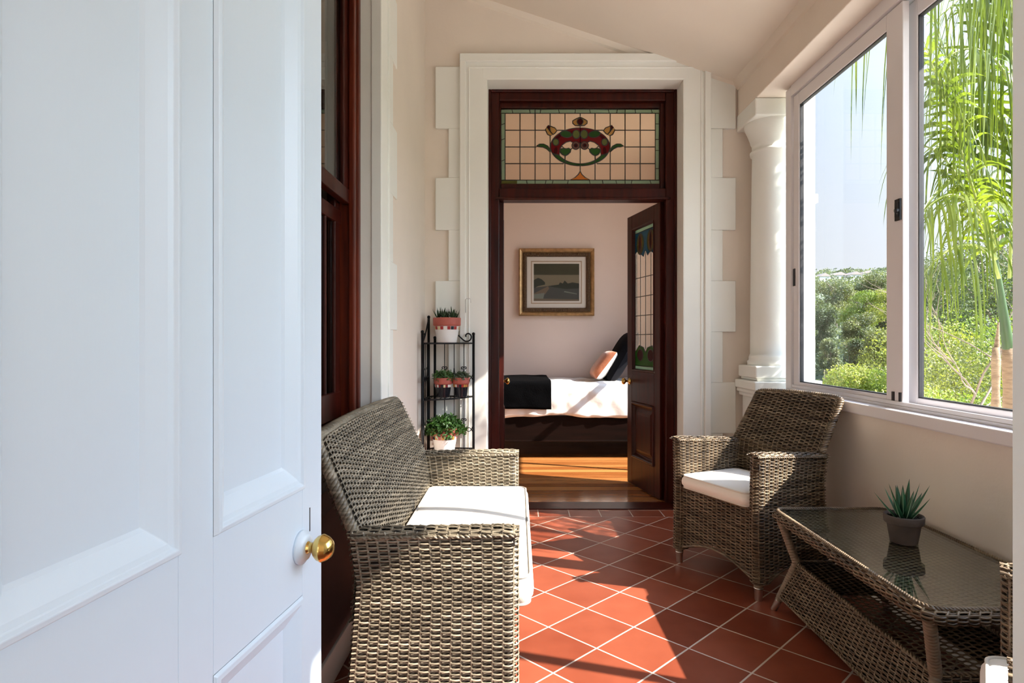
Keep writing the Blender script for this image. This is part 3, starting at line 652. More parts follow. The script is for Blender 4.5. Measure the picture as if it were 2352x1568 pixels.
mb.rings([[(x, y, z) for x, z in rect_loop(px0+i, px1-i, pz0+i, pz1-i)] for i, y in ((.148, Y0-.014), (.166, Y0-.014), (.168, Y0-.010))], 0, smooth=False); child(mb, 'mount', [M_mount, M_mountline], pic)
pc = [mat('paint_'+n, c, .35) for n, c in (('sky', (.17, .14, .09)), ('dark', (.045, .042, .022)), ('tree', (.022, .026, .018)), ('road', (.055, .055, .05)), ('earth', (.14, .10, .065)), ('verge', (.16, .17, .14)))]
a0, a1, b0, b1 = px0+.166, px1-.166, pz0+.166, pz1-.166
fx = lambda u: a0+(a1-a0)*u
fz = lambda v: b0+(b1-b0)*v
mb = MB(); yy = Y0-.010
def pp(pts, m, k): mb.prism([(fx(u), yy-.0004*k, fz(v)) for u, v in pts], (0, -.0004, 0), m)
pp(rect_loop(0, 1, 0, 1), 0, 0); pp(rect_loop(0, 1, .70, 1), 1, 1); pp([(0, 0), (1, 0), (1, .34), (.6, .38), (.3, .40), (0, .36)], 3, 1)
pp([(0, .34), (.1, .40), (.25, .44), (.25, .50), (.18, .58), (.10, .62), (.03, .58), (0, .55)], 2, 2)
pp([(.3, .40), (.55, .44), (.58, .50), (.64, .47), (.68, .55), (.75, .47), (.85, .50), (1, .47), (1, .34), (.7, .32)], 2, 2)
pp([(0, .20), (.32, .40), (.34, .33), (.25, .18), (0, .05)], 4, 3); pp([(0, .0), (.2, .0), (.24, .22), (0, .18)], 5, 4); pp([(0, 0), (1, 0), (1, .05), (0, .07)], 4, 5); pp([(.66, .24), (.95, .18), (.95, .20), (.68, .27)], 5, 4)
child(mb, 'painting', pc, pic)

# ------------------------------------------------------------------ weaving
def weave(mb, S, Lu, Lv, pu=.0285, pv=.0072, amp=.0034, th=.0022, ns=4, keep=None, spp=4, stakes=True, flip=False, mat_s=0, back=True, backoff=-.010, rs=.0032, wv=.45):
    nu = max(2, int(round(Lu/pu))); nr = max(1, int(round(Lv/pv)))
    m = nu*spp+1; u = np.linspace(0, 1, m); v = (np.arange(nr)+.5)/nr
    def frame(U, V):
        e = 1e-3
        P = S(U, V); Pu = S(np.clip(U+e, 0, 1), V)-S(np.clip(U-e, 0, 1), V); Pv = S(U, np.clip(V+e, 0, 1))-S(U, np.clip(V-e, 0, 1))
        Pu /= np.linalg.norm(Pu, axis=-1, keepdims=True)+1e-12; Pv /= np.linalg.norm(Pv, axis=-1, keepdims=True)+1e-12
        Nn = np.cross(Pu, Pv); Nn /= np.linalg.norm(Nn, axis=-1, keepdims=True)+1e-12
        return P, (-Nn if flip else Nn), Pv
    U, V = np.meshgrid(u, v); P, Nn, Tv = frame(U, V)
    row = np.arange(nr)[:, None]
    off = amp*np.cos(PI*nu*U + PI*row)
    hh = pv*wv*.92
    jit = RNG.normal(0, .06*pv, (nr, 1))
    ang = np.arange(ns)*2*PI/ns
    R = P[:, :, None]+Nn[:, :, None]*(off[:, :, None, None]+th*np.cos(ang)[None, None, :, None]) + Tv[:, :, None]*((hh*np.sin(ang))[None, None, :, None]+jit[:, :, None, None])
    idx = np.arange(nr*m*ns).reshape(nr, m, ns)
    a = idx[:, :-1]; b = idx[:, 1:]; a2 = np.roll(a, -1, 2); b2 = np.roll(b, -1, 2)
    F = np.stack([a, b, b2, a2], -1)
    if keep is not None:
        kp = keep(P[:, :-1]) & keep(P[:, 1:]); F = F[kp]
    mb.add(R.reshape(-1, 3), F.reshape(-1, 4), 0, True)
    if stakes:
        us = (np.arange(nu)+.5)/nu; mv = nr+1
        U, V = np.meshgrid(us, np.linspace(0, 1, mv), indexing='ij'); P, Nn, Tv = frame(U, V); Tu = np.cross(Tv, Nn)
        R = P[:, :, None]+rs*(Nn[:, :, None]*np.cos(ang)[None, None, :, None]*.8+Tu[:, :, None]*np.sin(ang)[None, None, :, None]*1.2)
        idx = np.arange(nu*mv*ns).reshape(nu, mv, ns); a = idx[:, :-1]; b = idx[:, 1:]; a2 = np.roll(a, -1, 2); b2 = np.roll(b, -1, 2)
        F = np.stack([a, b, b2, a2], -1)
        if keep is not None: kp = keep(P[:, :-1]) & keep(P[:, 1:]); F = F[kp]
        mb.add(R.reshape(-1, 3), F.reshape(-1, 4), 0, True)
    if back:
        U, V = np.meshgrid(np.linspace(0, 1, max(24, nu//2)), np.linspace(0, 1, max(12, nr//2))); P, Nn, Tv = frame(U, V); Q = P+Nn*backoff
        n0, n1 = U.shape; idx = np.arange(n0*n1).reshape(n0, n1); F = np.stack([idx[:-1, :-1], idx[:-1, 1:], idx[1:, 1:], idx[1:, :-1]], -1)
        if keep is not None: kp = keep(P[:-1, :-1]) & keep(P[1:, 1:]) & keep(P[:-1, 1:]) & keep(P[1:, :-1]); F = F[kp]
        mb.add(Q.reshape(-1, 3), F.reshape(-1, 4), 1, False)
def braid(mb, P, r=.006, n=3, tw=.035, closed=False):      # plaited edging along a path
    P = np.asarray(P, float); seg = np.linalg.norm(np.diff(P, axis=0), axis=1); L = np.concatenate([[0], np.cumsum(seg)]); k = max(8, int(L[-1]/.0045))
    s = np.linspace(0, L[-1], k); Q = np.stack([np.interp(s, L, P[:, i]) for i in range(3)], 1)
    T = np.gradient(Q, axis=0); T /= np.linalg.norm(T, axis=1)[:, None]; up = np.array([0, 0, 1.]); N = np.cross(T, up); bad = np.linalg.norm(N, axis=1) < .2
    N[bad] = np.cross(T[bad], np.array([1., .3, 0])); N /= np.linalg.norm(N, axis=1)[:, None]; B = np.cross(T, N)
    for j in range(n):
        ph = 2*PI*(s/tw + j/n); mb.tube(Q+r*.8*(np.cos(ph)[:, None]*N+np.sin(ph)[:, None]*B), r*.75, 5, 0)
PZ = [0, .24, .5, .61, .7, .86, .95]; PY = [.455, .445, .425, .44, .483, .555, .60]
def yb(z): return np.interp(z, PZ, PY)
def rattan_seat(name, w, zf, zb, zback, seat_z, ns=4, inset=.03, lean=0., M_wick=None):
    M_wick = M_wick or globals()['M_wick']
    root = empty(name); t = .06
    def yb(z): return np.interp(z, PZ, PY) + lean*np.clip((z-.60)/.26, 0, 1.2)
    def ztop(y): return zf + (zb-zf)*np.clip(y/.43, 0, 1)
    # side panels with rolled front edge, carrying the armrests
    for s in (-1, 1):
        L1, La = .42, PI*t/2; Lt = 2*L1+La
        def S(U, V, s=s):
            l = U*Lt; z0 = V*zf
            ybk = yb(z0)-.012
            y = np.where(l < L1, ybk+(t/2-ybk)*(l/L1), np.where(l < L1+La, t/2-t/2*np.sin(np.clip((l-L1)/La, 0, 1)*PI), t/2+(ybk-t/2)*np.clip((l-L1-La)/L1, 0, 1)))
            xo = np.where(l < L1, t/2, np.where(l < L1+La, t/2*np.cos(np.clip((l-L1)/La, 0, 1)*PI), -t/2))
            z = z0*ztop(y)/zf
            flare = .006*np.sin(z/zf*PI)
            return np.stack([s*(w/2-t/2-flare)+s*xo, y, z], -1)
        def arch(y): return .075+.055*np.sin(PI*np.clip((y-.06)/.33, 0, 1))**.8
        mb = MB(); weave(mb, S, Lt, zf, ns=ns, keep=lambda P: P[..., 2] > arch(P[..., 1]), flip=(s > 0))
        # bottom edge binding
        ys = np.linspace(0.03, .44, 30)
        for xx in (s*(w/2-.004), s*(w/2-t+.004)): mb.tube(np.stack([np.full(30, xx), ys, arch(ys)], 1), .006, 6)
        o = mb.build('side_panel', [M_wick, M_wickback], root)
        # armrest cap
        def A(U, V, s=s):
            a = (V-.5)*PI*1.15; y = -.004+(yb(zb)-.02+.004)*U
            fr = np.clip(y/.03, 0, 1); zz = ztop(y)-.016+.018*np.cos(a*.85)*(0.7+.3*fr)
            return np.stack([s*(w/2-t/2)+(t/2+.003)*np.sin(a*.87), y, zz], -1)
        mb = MB(); weave(mb, A, .44, .095, pv=.0095, ns=ns, amp=.0028, back=False, flip=True)
        xs = s*(w/2-t/2); yy_ = np.linspace(.002, yb(zb)-.02, 20)
        for dx in (t/2+.001, -t/2-.001): braid(mb, np.stack([np.full(20, xs+dx), yy_, ztop(yy_)-.014], 1), .0042, 2, .028)
        mb.box(xs-t/2+.004, xs+t/2-.004, .008, .42, zb-.035, zb-.012, 1)
        mb.build('armrest', [M_wick, M_wickback], root)
    # front skirt
    def archx(x): return .085+.055*np.cos(np.clip(x/(w/2-.06), -1, 1)*PI/2)
    def Sf(U, V): x = (U-.5)*(w-.10); return np.stack([x, np.full_like(x, .022), .06+(seat_z-.06)*V], -1)
    mb = MB(); weave(mb, Sf, w-.10, seat_z-.06, ns=4, keep=lambda P: P[..., 2] > archx(P[..., 0]))
    xs = np.linspace(-w/2+.05, w/2-.05, 40); mb.tube(np.stack([xs, np.full(40, .022), archx(xs)], 1), .006, 6)
    braid(mb, [(-w/2+.06, .022, seat_z), (0, .021, seat_z), (w/2-.06, .022, seat_z)], .005, 2)
    mb.build('front_skirt', [M_wick, M_wickback], root)
    # rear skirt (plain weave) and seat deck
    def Sr(U, V): x = (U-.5)*(w-.06); z = .09+(seat_z-.09)*V; return np.stack([x, yb(z)-.006, z], -1)
    mb = MB(); weave(mb, Sr, w-.06, seat_z-.09, ns=4, flip=True, spp=2); mb.build('rear_skirt', [M_wick, M_wickback], root)
    mb = MB(); mb.box(-w/2+.055, w/2-.055, .03, .42, seat_z-.035, seat_z-.012); mb.build('seat_deck', M_wickback, root)
    # leaning backrest
    z0 = seat_z-.02
    def half(z): return (w/2-.012) + (-inset)*np.clip((z-zb)/(zback-zb), 0, 1)
    def top(U): return zback-.008*np.abs(2*U-1)**20 + .006*np.cos((2*U-1)*PI/2)
    for sg, offy in ((1, -.040), (-1, 0.)):
        def Sb(U, V, offy=offy):
            z = z0+(top(U)-z0)*V; x = (2*U-1)*(half(z)-.012); bow = .012*(1-(2*U-1)**2)
            return np.stack([x, yb(z)+offy+bow, z], -1)
        if sg > 0:
            mb = MB()
        weave(mb, Sb, w-.05, (zback-z0)*1.05, ns=4, flip=(sg < 0), spp=4 if sg > 0 else 2)
    uu = np.linspace(0, 1, 50); rim = []
    for z in np.linspace(zb*.96, zback-.025, 16): rim.append((-half(z)+.012, yb(z)-.02, z))
    for U in uu: z = top(U); rim.append(((2*U-1)*(half(z)-.012), yb(z)-.02+.012*(1-(2*U-1)**2), z))
    for z in np.linspace(zback-.025, zb*.96, 16): rim.append((half(z)-.012, yb(z)-.02, z))
    braid(mb, rim, .011, 4, .05)
    mb.build('backrest', [M_wick, M_wickback], root)
    for (a, b) in ((-w/2+.03, .03), (w/2-.03, .03), (-w/2+.035, .425), (w/2-.035, .425)):
        zs = np.arange(.05, .20, .004); mb = MB(); mb.tube(np.stack([np.full(len(zs), a), np.full(len(zs), b), zs], 1), .0195+.0014*np.sin(zs*900), 10)
        lg = mb.build('leg', M_wickpole, root)
        mb = MB(); mb.lathe([(0, 0), (.015, 0), (.016, .003), (.0175, .048), (.0195, .052), (.0195, .056), (0, .056)], (a, b, .0), 16); mb.build('foot_cap', M_steel, lg)
    return root
def rrect(w, d, r, n=8):
    out = []
    for cx_, cy_, a in ((w/2-r, d/2-r, 0), (-w/2+r, d/2-r, 90), (-w/2+r, -d/2+r, 180), (w/2-r, -d/2+r, 270)):
        for i in range(n+1): t = math.radians(a+90*i/n); out.append((cx_+r*math.cos(t), cy_+r*math.sin(t)))
    return np.array(out)
def cushion(name, w, d, h, label, pipe, loc, rz, group=None, crown=.012):
    root = empty(name, loc, rz)
    def ring(ins, z):
        q = rrect(w-2*ins, d-2*ins, max(.006, .035-ins*.5)); L = len(q); p = np.zeros((L, 3)); p[:, :2] = q; p[:, 2] = z; return p
    R = [ring(.012, 0), ring(.004, .006), ring(-.006, h*.3), ring(-.008, h*.5), ring(-.006, h*.7), ring(.003, h-.006), ring(.014, h)]
    for f in (.15, .3, .5, .7, .9, .985): R.append(ring(.014+f*(min(w, d)/2-.02), h+crown*math.sin(f*PI/2)))
    mb = MB(); mb.rings(R, 0, True, cap=True); o = mb.build('cover', M_cush, root)
    mb = MB()
    for z in (.005, h-.004): mb.tube(ring(.003, z), .0042, 6, closed=True)
    mb.build('piping', pipe, root)
    return tag(root, label, 'cushion', group)

st = rattan_seat('settee', 1.18, .635, .628, .862, .405, ns=4, M_wick=M_wickg); place(st, (0.0, 2.17, 0), (0, 0, PI/2)); tag(st, 'two seat woven rattan settee against the left wall', 'settee')
cushion('seat_cushion', 1.03, .42, .082, 'long cream seat cushion lying on the rattan settee', M_pipe_dark, (-.175, 2.17, .405), PI/2)
ch = rattan_seat('armchair', .57, .635, .60, .845, .385, inset=.014, lean=.045); th1 = math.atan2(-.902, .432); place(ch, (.899, 2.882, 0), (0, 0, th1)); tag(ch, 'woven rattan armchair beneath the window beside the corner column', 'armchair')
def local(o, x, y): c, s = math.cos(o.rotation_euler[2]), math.sin(o.rotation_euler[2]); return (o.location[0]+x*c-y*s, o.location[1]+x*s+y*c)
p = local(ch, 0, .19); cushion('seat_cushion', .43, .375, .065, 'cream seat cushion on the armchair beside the corner column', M_pipe, (p[0], p[1], .388), th1)
ch2 = copy_tree(ch); th2 = math.atan2(-.80, -.60); place(ch2, (.895, 1.135, 0), (0, 0, th2)); tag(ch2, 'woven rattan armchair cut off by the near door jamb', 'armchair')
p = local(ch2, 0, .17); cushion('seat_cushion', .43, .40, .065, 'cream seat cushion on the armchair by the near door jamb', M_pipe, (p[0], p[1], .388), th2)

# ------------------------------------------------------------------ coffee table
tb = empty('coffee_table', (1.295, 2.085, 0)); tb.scale = (1, 1, .955); tag(tb, 'woven rattan coffee table with a glass top under the window', 'coffee table')
TW, TD = .495, .99
def loop_pts(w, d, r, k):
    q = rrect(w, d, r, 10); q = np.vstack([q, q[:1]]); L = np.concatenate([[0], np.cumsum(np.linalg.norm(np.diff(q, axis=0), axis=1))])
    return lambda U: np.stack([np.interp(U*L[-1], L, q[:, 0]), np.interp(U*L[-1], L, q[:, 1])], -1), L[-1]
fa, La_ = loop_pts(TW, TD, .055, 10); fb, Lb_ = loop_pts(TW-.03, TD-.03, .045, 10)
def Sr_(U, V):
    a = fa(U); b = fb(U); q = np.sin(V*PI)[..., None]; xy = b+(a-b)*np.clip(q*1.2, 0, 1); return np.concatenate([xy, (.398+.044*V)[..., None]], -1)
mb = MB(); weave(mb, Sr_, La_, .075, pv=.0085, amp=.004, ns=5)
braid(mb, [(*fb(np.array(x)), .441) for x in np.linspace(0, 1, 120)], .0055, 3, .03)
mb.build('rim', [M_wick, M_wickback], tb)
def St(U, V): return np.stack([(U-.5)*(TW-.05), (V-.5)*(TD-.05), np.full_like(U, .432)], -1)
mb = MB(); weave(mb, St, TW-.05, TD-.05, pu=.02, pv=.009, amp=.0022, th=.002, ns=4, backoff=-.008); mb.build('woven_top', [M_wick, M_wickback], tb)
mb = MB(); q = rrect(TW-.045, TD-.045, .04, 8); R = [np.c_[q, np.full(len(q), z)] for z in (.437, .4425)]; mb.rings(R, 0, False, cap=True); mb.build('glass_top', M_tableglass, tb)
ins = .075
f1, l1 = loop_pts(TW-2*ins, TD-2*ins, .03, 10); f2, l2 = loop_pts(TW-.05, TD-.05, .04, 10)
def Sk(U, V):
    a = f2(U); b = f1(U); t = V[..., None]; xy = a+(b-a)*(t**1.1); return np.concatenate([xy, (.075+.155*V)[..., None]], -1)
mb = MB(); weave(mb, Sk, l2*.95, .185, pu=.028, pv=.0075, ns=4); 
for z, f in ((.075, f2), (.232, f1)): braid(mb, [(*f(np.array(x)), z) for x in np.linspace(0, 1, 100)], .0055, 2, .03)
mb.build('flared_skirt', [M_wick, M_wickback], tb)
def Ss(U, V): return np.stack([(U-.5)*(TW-2*ins-.01), (V-.5)*(TD-2*ins-.01), np.full_like(U, .226)], -1)
mb = MB(); weave(mb, Ss, TW-2*ins, TD-2*ins, pu=.026, pv=.012, ns=4, back=False, wv=.36); mb.build('shelf', [M_wick, M_wickback], tb)
for sx in (-1, 1):
    for sy in (-1, 1):
        A = np.array([sx*(TW/2-.03), sy*(TD/2-.03), .41]); B = np.array([sx*(TW/2-ins-.004), sy*(TD/2-ins-.004), .23]); D = np.array([sx*(TW/2-.028), sy*(TD/2-.028), .05])
        k = np.linspace(0, 1, 60)[:, None]; P = np.vstack([A+(B-A)*k, (B+(D-B)*k)[1:]]); ss = np.arange(len(P)); mb = MB(); mb.tube(P, np.where(ss < 60, .0165, .0150)+.0015*np.sin(ss*1.9), 10)
        lg = mb.build('leg', M_wickpole, tb); D2 = D+(D-B)*.05/.18*1.0; mb = MB(); mb.tube([D2*[1, 1, 0]+[0, 0, .0], D2*[1, 1, 0]+[0, 0, .003], D, D+[0, 0, .004]], [.011, .0125, .0145, .0145], 16); mb.build('foot_cap', M_steel, lg)

# aloe in a clay pot
def lathe_pot(name, prof, mats, idx, root): mb = MB(); mb.lathe(prof, (0, 0, 0), 36, mats=idx); return mb.build(name, mats, root)
ZT = .4226
al = empty('potted_aloe', (1.332, 2.135, ZT)); al.scale = (.9, .9, .86); tag(al, 'small spiky aloe in a grey brown clay pot on the glass table', 'potted plant')
lathe_pot('pot', [(0, 0), (.044, 0), (.047, .003), (.058, .075), (.060, .078), (.066, .079), (.068, .082), (.070, .108), (.068, .111), (.063, .111), (.061, .095), (0, .095)], [M_claypot], [0]*11, al)
mb = MB(); mb.lathe([(0, .094), (.03, .100), (.061, .097)], (0, 0, 0), 20)
for k in range(60):
    a = random.random()*6.28; r = .025+.034*random.random(); s = .003+.003*random.random(); mb.lathe([(0, -s), (s*.8, -s*.5), (s, 0), (s*.7, s*.6), (0, s)], (r*math.cos(a), r*math.sin(a), .100), 5)
mb.build('soil', M_soil, al)
def spike(mb, base, d, L, w, bend=.25, n=9, edge=True):
    d = Vector(d).normalized(); side = d.cross(Vector((0, 0, 1))).normalized(); nrm = side.cross(d).normalized(); R = []; P0 = Vector(base); keel = []
    for i in range(n):
        t = i/(n-1); c = P0+d*L*t+Vector((0, 0, 1))*bend*L*t*t; ww = w*(1-t)**.75*(1+.35*math.sin(t*PI)); tk = ww*.45
        R.append([c+side*ww, c+nrm*tk*.35, c-side*ww, c-nrm*tk]); keel.append(c-nrm*tk*1.02)
    mb.rings([[tuple(p) for p in r] for r in R], 0, True, cap=True)
    if edge: mb.tube([tuple(p) for p in keel[:-1]], [.0012*(1-.6*i/(n-1)) for i in range(n-1)], 5, 1)
rr = random.Random(5)
for k in range(14):
    a = k*2.399+.4; tier = k/14; tilt = .80-.66*tier; L = (.105+.03*rr.random())*(1.05 if .35 < tier else .9); mb = MB()
    spike(mb, (.022*(1-tier)*math.cos(a), .022*(1-tier)*math.sin(a), .096), (math.sin(tilt)*math.cos(a), math.sin(tilt)*math.sin(a), math.cos(tilt)), L*1.05, .0125, bend=.10)
    mb.build('leaf', [M_aloe, M_aloe_edge], al)

# ------------------------------------------------------------------ corner plant rack
rk = empty('plant_rack', (-.46, 3.95, 0)); tag(rk, 'black wrought iron corner rack with three shelves left of the doorway', 'plant rack')
def rchild(mb, n, m=M_iron): return child(mb, n, m, rk)
PL, PC1, PC2, PR = (-.588, 3.80), (-.585, 4.045), (-.548, 4.072), (-.292, 4.050)
for (p, z1) in ((PL, 1.165), (PC1, 1.265), (PC2, 1.13), (PR, 1.155)):
    mb = MB(); mb.tube([(p[0], p[1], 0), (p[0], p[1], z1)], .0085, 8); mb.lathe([(0, -.011), (.008, -.008), (.011, 0), (.008, .008), (0, .011)], (p[0], p[1], z1+.006), 10); rchild(mb, 'post')
def spiral(c, r0, r1, a0, a1, ux, n=30):      # in the vertical plane through direction ux
    out = []
    for i in range(n):
        t = i/(n-1); a = a0+(a1-a0)*t; r = r0+(r1-r0)*t; out.append((c[0]+ux[0]*r*math.cos(a), c[1]+ux[1]*r*math.cos(a), c[2]+r*math.sin(a)))
    return out
for z in (1.10, .752, .412):
    mb = MB(); pts = [PC2, PR]; arc = []
    for i in range(13): t = i/12; x = PR[0]+(PL[0]-PR[0])*t; y = PR[1]+(PL[1]-PR[1])*t; b = .05*math.sin(PI*t); arc.append((x+b*.64, y-b*.75))
    poly = [(PC1[0]+.012, PC1[1]-.004), (PC2[0], PC2[1]-.006)]+arc
    mb.tube([(x, y, z) for x, y in poly], .005, 6, closed=True)
    for i in range(1, 12):
        x, y = arc[i]; bx = x; mb.tube([(x, y, z), (x, min(4.066, 4.04+.03*i/12), z)] , .0028, 5)
    rchild(mb, 'shelf')
def panel(a, b, z0, z1, nb):
    mb = MB(); A = np.array(a); B = np.array(b); d = (B-A); Ln = np.linalg.norm(d); ux = d/Ln
    for i in range(1, nb+1): q = A+d*i/(nb+1); mb.tube([(*q, z0), (*q, z1)], .0028, 5)
    mb.tube([(*A, z0), (*B, z0)], .0035, 6)
    for i in range(1, nb+1, 2):
        q = A+d*i/(nb+1)
        for zc in (z0+.13,):
            for s in (-1, 1):
                w_ = Ln/(nb+1)*.55; arc = [(*(q+ux*s*w_*(1-math.cos(t))*.9), zc+.055-.075*math.sin(t)) for t in np.linspace(0, PI, 14)]
                mb.tube(arc, .003, 5); c0 = q+ux*s*w_*.28; mb.tube(spiral((*c0, zc+.055), w_*.28, .004, PI if s > 0 else 0, (PI-5.5) if s > 0 else 5.5, ux, 16), .003, 5)
                arc = [(*(q+ux*s*w_*(1-math.cos(t))*.9), zc-.055+.06*math.sin(t)) for t in np.linspace(0, PI, 14)]; mb.tube(arc, .003, 5)
    rchild(mb, 'scroll_panel')
for z0, z1 in ((.752, 1.10), (.412, .752), (.06, .412)):
    panel(PL, PC1, z0, z1, 3); panel(PC2, PR, z0, z1, 3)
ux = (np.array(PR)-np.array(PC2)); ux = ux/np.linalg.norm(ux)
mb = MB(); c = np.array(PR)-ux*.040; mb.tube([(*(np.array(PC2)+ux*.03), 1.25), (*(np.array(PC2)+ux*.09), 1.20)]+[(*(np.array(PR)-ux*.105), 1.155)]+spiral((*c, 1.145), .036, .009, PI*1.25, PI*3.1, ux, 26), .0045, 6); rchild(mb, 'top_scroll')
uy = (np.array(PC1)-np.array(PL)); uy = uy/np.linalg.norm(uy)
mb = MB(); mb.tube([(*(np.array(PL)+uy*t), 1.105+.16*(t/.245)**1.4) for t in np.linspace(.0, .245, 14)], .0045, 6); mb.tube(spiral((*(np.array(PL)+uy*.06), 1.14), .03, .008, 0, 5, uy, 18), .003, 5); rchild(mb, 'top_scroll')
mb = MB(); mb.tube([(-.345, 4.062, 1.30), (-.345, 4.04, 1.385), (-.335, 4.03, 1.392), (-.315, 4.03, 1.392), (-.308, 4.03, 1.385), (-.308, 4.03, 1.365)], .0022, 6); rchild(mb, 'hook', M_steel)

def mosaic_pot(name, label, loc, R, H, white, plant, group=None):
    o = empty(name, loc); tag(o, label, 'potted plant', group)
    prof = [(0, 0), (R*.70, 0), (R*.72, .004), (R*.86, H*.50), (R*.87, H*.52), (R*.91, H*.66), (R*.93, H*.67), (R*.99, H*.69), (R, H*.72), (R*1.01, H*.98), (R*.99, H), (R*.92, H), (R*.90, H*.90), (0, H*.90)]
    idx = [0]*3+[0]+[0]+[1]*8
    mb = MB(); mb.lathe(prof, (0, 0, 0), 32, mats=idx); mb.build('pot', [M_potwhite if white else M_potblack, M_terra], o)
    cols = [(.7, .6, .35), (.35, .03, .03), (.02, .02, .03), (.75, .72, .66), (.5, .25, .06), (.25, .03, .03)]
    ms = TILES
    mb = MB(); n = 22
    for k in range(n):
        a0_ = 2*PI*k/n; a1_ = 2*PI*(k+.86)/n; V = []
        for a in (a0_, a1_):
            for (r_, z_) in ((R*.875, H*.52), (R*.905, H*.65)):
                for e in (0, .002): V.append(((r_+e)*math.cos(a), (r_+e)*math.sin(a), z_))
        mb.add(V, [(1, 3, 7, 5), (0, 1, 5, 4), (2, 6, 7, 3), (0, 2, 3, 1), (4, 5, 7, 6)], random.randrange(6))
    mb.build('mosaic_band', ms, o)
    mb = MB(); mb.lathe([(0, H*.92), (R*.5, H*.93), (R*.91, H*.90)], (0, 0, 0), 16); mb.build('soil', M_soil, o)
    plant(o, R, H); return o
TILES = [mat('mosaic_%s' % n, c, .25) for n, c in (('sand', (.7, .6, .35)), ('red', (.35, .03, .03)), ('ink', (.02, .02, .03)), ('ivory', (.75, .72, .66)), ('amber', (.5, .25, .06)), ('wine', (.2, .02, .03)))]
def spiky(o, R, H):
    mb = MB(); rr = random.Random(9)
    for c in range(7):
        bx, by = R*.62*math.cos(c*1.1)*(c > 0), R*.62*math.sin(c*1.1)*(c > 0)
        for k in range(11):
            a = k*2.4+c; tl = .25+.7*rr.random(); spike(mb, (bx, by, H*.93), (math.sin(tl)*math.cos(a), math.sin(tl)*math.sin(a), math.cos(tl)), .045+.03*rr.random(), .0065, .2, 6, False)
    mb.build('leaves', [M_succ_d], o)
def leafball(o, R, H, m, n, spread, size, zs, seed, hang=0):
    r = np.random.default_rng(seed); d = r.normal(size=(n, 3)); d /= np.linalg.norm(d, axis=1)[:, None]; d[:, 2] = np.abs(d[:, 2])
    rad = r.uniform(.55, 1, n)[:, None]; Pc = d*rad*np.array([spread, spread, zs])+[0, 0, H*.92]
    rr_ = np.hypot(Pc[:, 0], Pc[:, 1]); Pc[:, 2] -= hang*np.clip(rr_-R*.8, 0, None)
    leaf_cloud_at(Pc, size, m, 'leaves', o, r)
def leaf_quads(mb, Pc, size, r, aspect=.55, bend=.15, mi=0, cen=None):
    n = len(Pc); a = r.normal(size=(n, 3)); a[:, 2] -= .2; g = r.normal(size=(n, 3))
    if cen is not None:
        g = Pc-np.asarray(cen); g /= np.linalg.norm(g, axis=1)[:, None]+1e-9; g = g+r.normal(size=(n, 3))*.42
    a /= np.linalg.norm(a, axis=1)[:, None]; b = np.cross(g, a); b /= np.linalg.norm(b, axis=1)[:, None]; c = np.cross(a, b)
    s = (size*r.uniform(.6, 1.25, n))[:, None]
    V = np.stack([Pc, Pc+a*s*.5+b*s*aspect*.5+c*s*bend, Pc+a*s, Pc+a*s*.5-b*s*aspect*.5+c*s*bend], 1)
    F = np.arange(4*n).reshape(n, 4); mb.add(V.reshape(-1, 3), F[:, [0, 1, 2, 3]], mi, False)
def leaf_cloud_at(Pc, size, m, name, parent, r):
    mb = MB(); leaf_quads(mb, Pc, size, r); return mb.build(name, m, parent)
mosaic_pot('potted_succulent', 'dark spiky succulent in a red and white mosaic pot on the top rack shelf', (-.455, 3.955, 1.105), .088, .158, True, spiky)
mosaic_pot('potted_succulent', 'green rosette succulent in a black mosaic pot on the middle shelf', (-.478, 3.945, .757), .058, .125, False, lambda o, R, H: leafball(o, R, H, M_succ, 420, R*1.2, .022, .06, 3))
mosaic_pot('potted_succulent', 'grey green succulent in the black pot nearer the doorway', (-.366, 3.962, .757), .055, .125, False, lambda o, R, H: leafball(o, R, H, M_succ_g, 360, R*1.15, .022, .05, 4))
mosaic_pot('potted_herb', 'bushy trailing green herb in a white mosaic pot on the lowest rack shelf', (-.468, 3.935, .417), .088, .150, True, lambda o, R, H: leafball(o, R, H, M_herb, 1300, R*1.5, .030, .085, 5, hang=.5))

# ------------------------------------------------------------------ outside
TR = [0, 5, 12, 25, 40, 60, 100, 150, 190, 260]; TZ = [-.7, -1.3, -2.6, -3.0, -2.0, .2, 6.0, 13.5, 18.2, 14]
def tz(x, y): return np.interp(np.hypot(x-1.7, y-2), TR, TZ)
gx_ = np.concatenate([np.linspace(2.0, 30, 40), np.linspace(34, 230, 50)]); gy_ = np.concatenate([np.linspace(-60, -4, 15), np.linspace(0, 30, 25), np.linspace(35, 280, 60)])
X, Yg = np.meshgrid(gx_, gy_, indexing='ij'); nzv = np.sin(X*.11+Yg*.07)*np.sin(Yg*.09-X*.05); Z = tz(X, Yg)+nzv*np.clip(np.hypot(X, Yg)/60, 0, 1)*1.2
mb = MB(); R = np.stack([X, Yg, Z], -1); mb.rings(R, 0, True, closed_ring=False); struct('hillside', mb, M_hill, 'scrubby green valley and hill beyond the garden', 'hill')
mb = MB(); mb.box(1.76, 6.5, -9, 12, -.85, -.62); mb.box(-6, 1.76, -9, -2.75, -.85, -.15); struct('floor_reflector', mb, M_bounce, 'added unseen pale terrace outside below the window', 'reflector')  # pale slabs added out of view to bounce sunlight onto ceiling and door
def blob_pts(r, n, c, s):
    d = r.normal(size=(n, 3)); d /= np.linalg.norm(d, axis=1)[:, None]; return d*(r.uniform(.45, 1.0, n)**.6)[:, None]*np.array(s)+np.array(c)
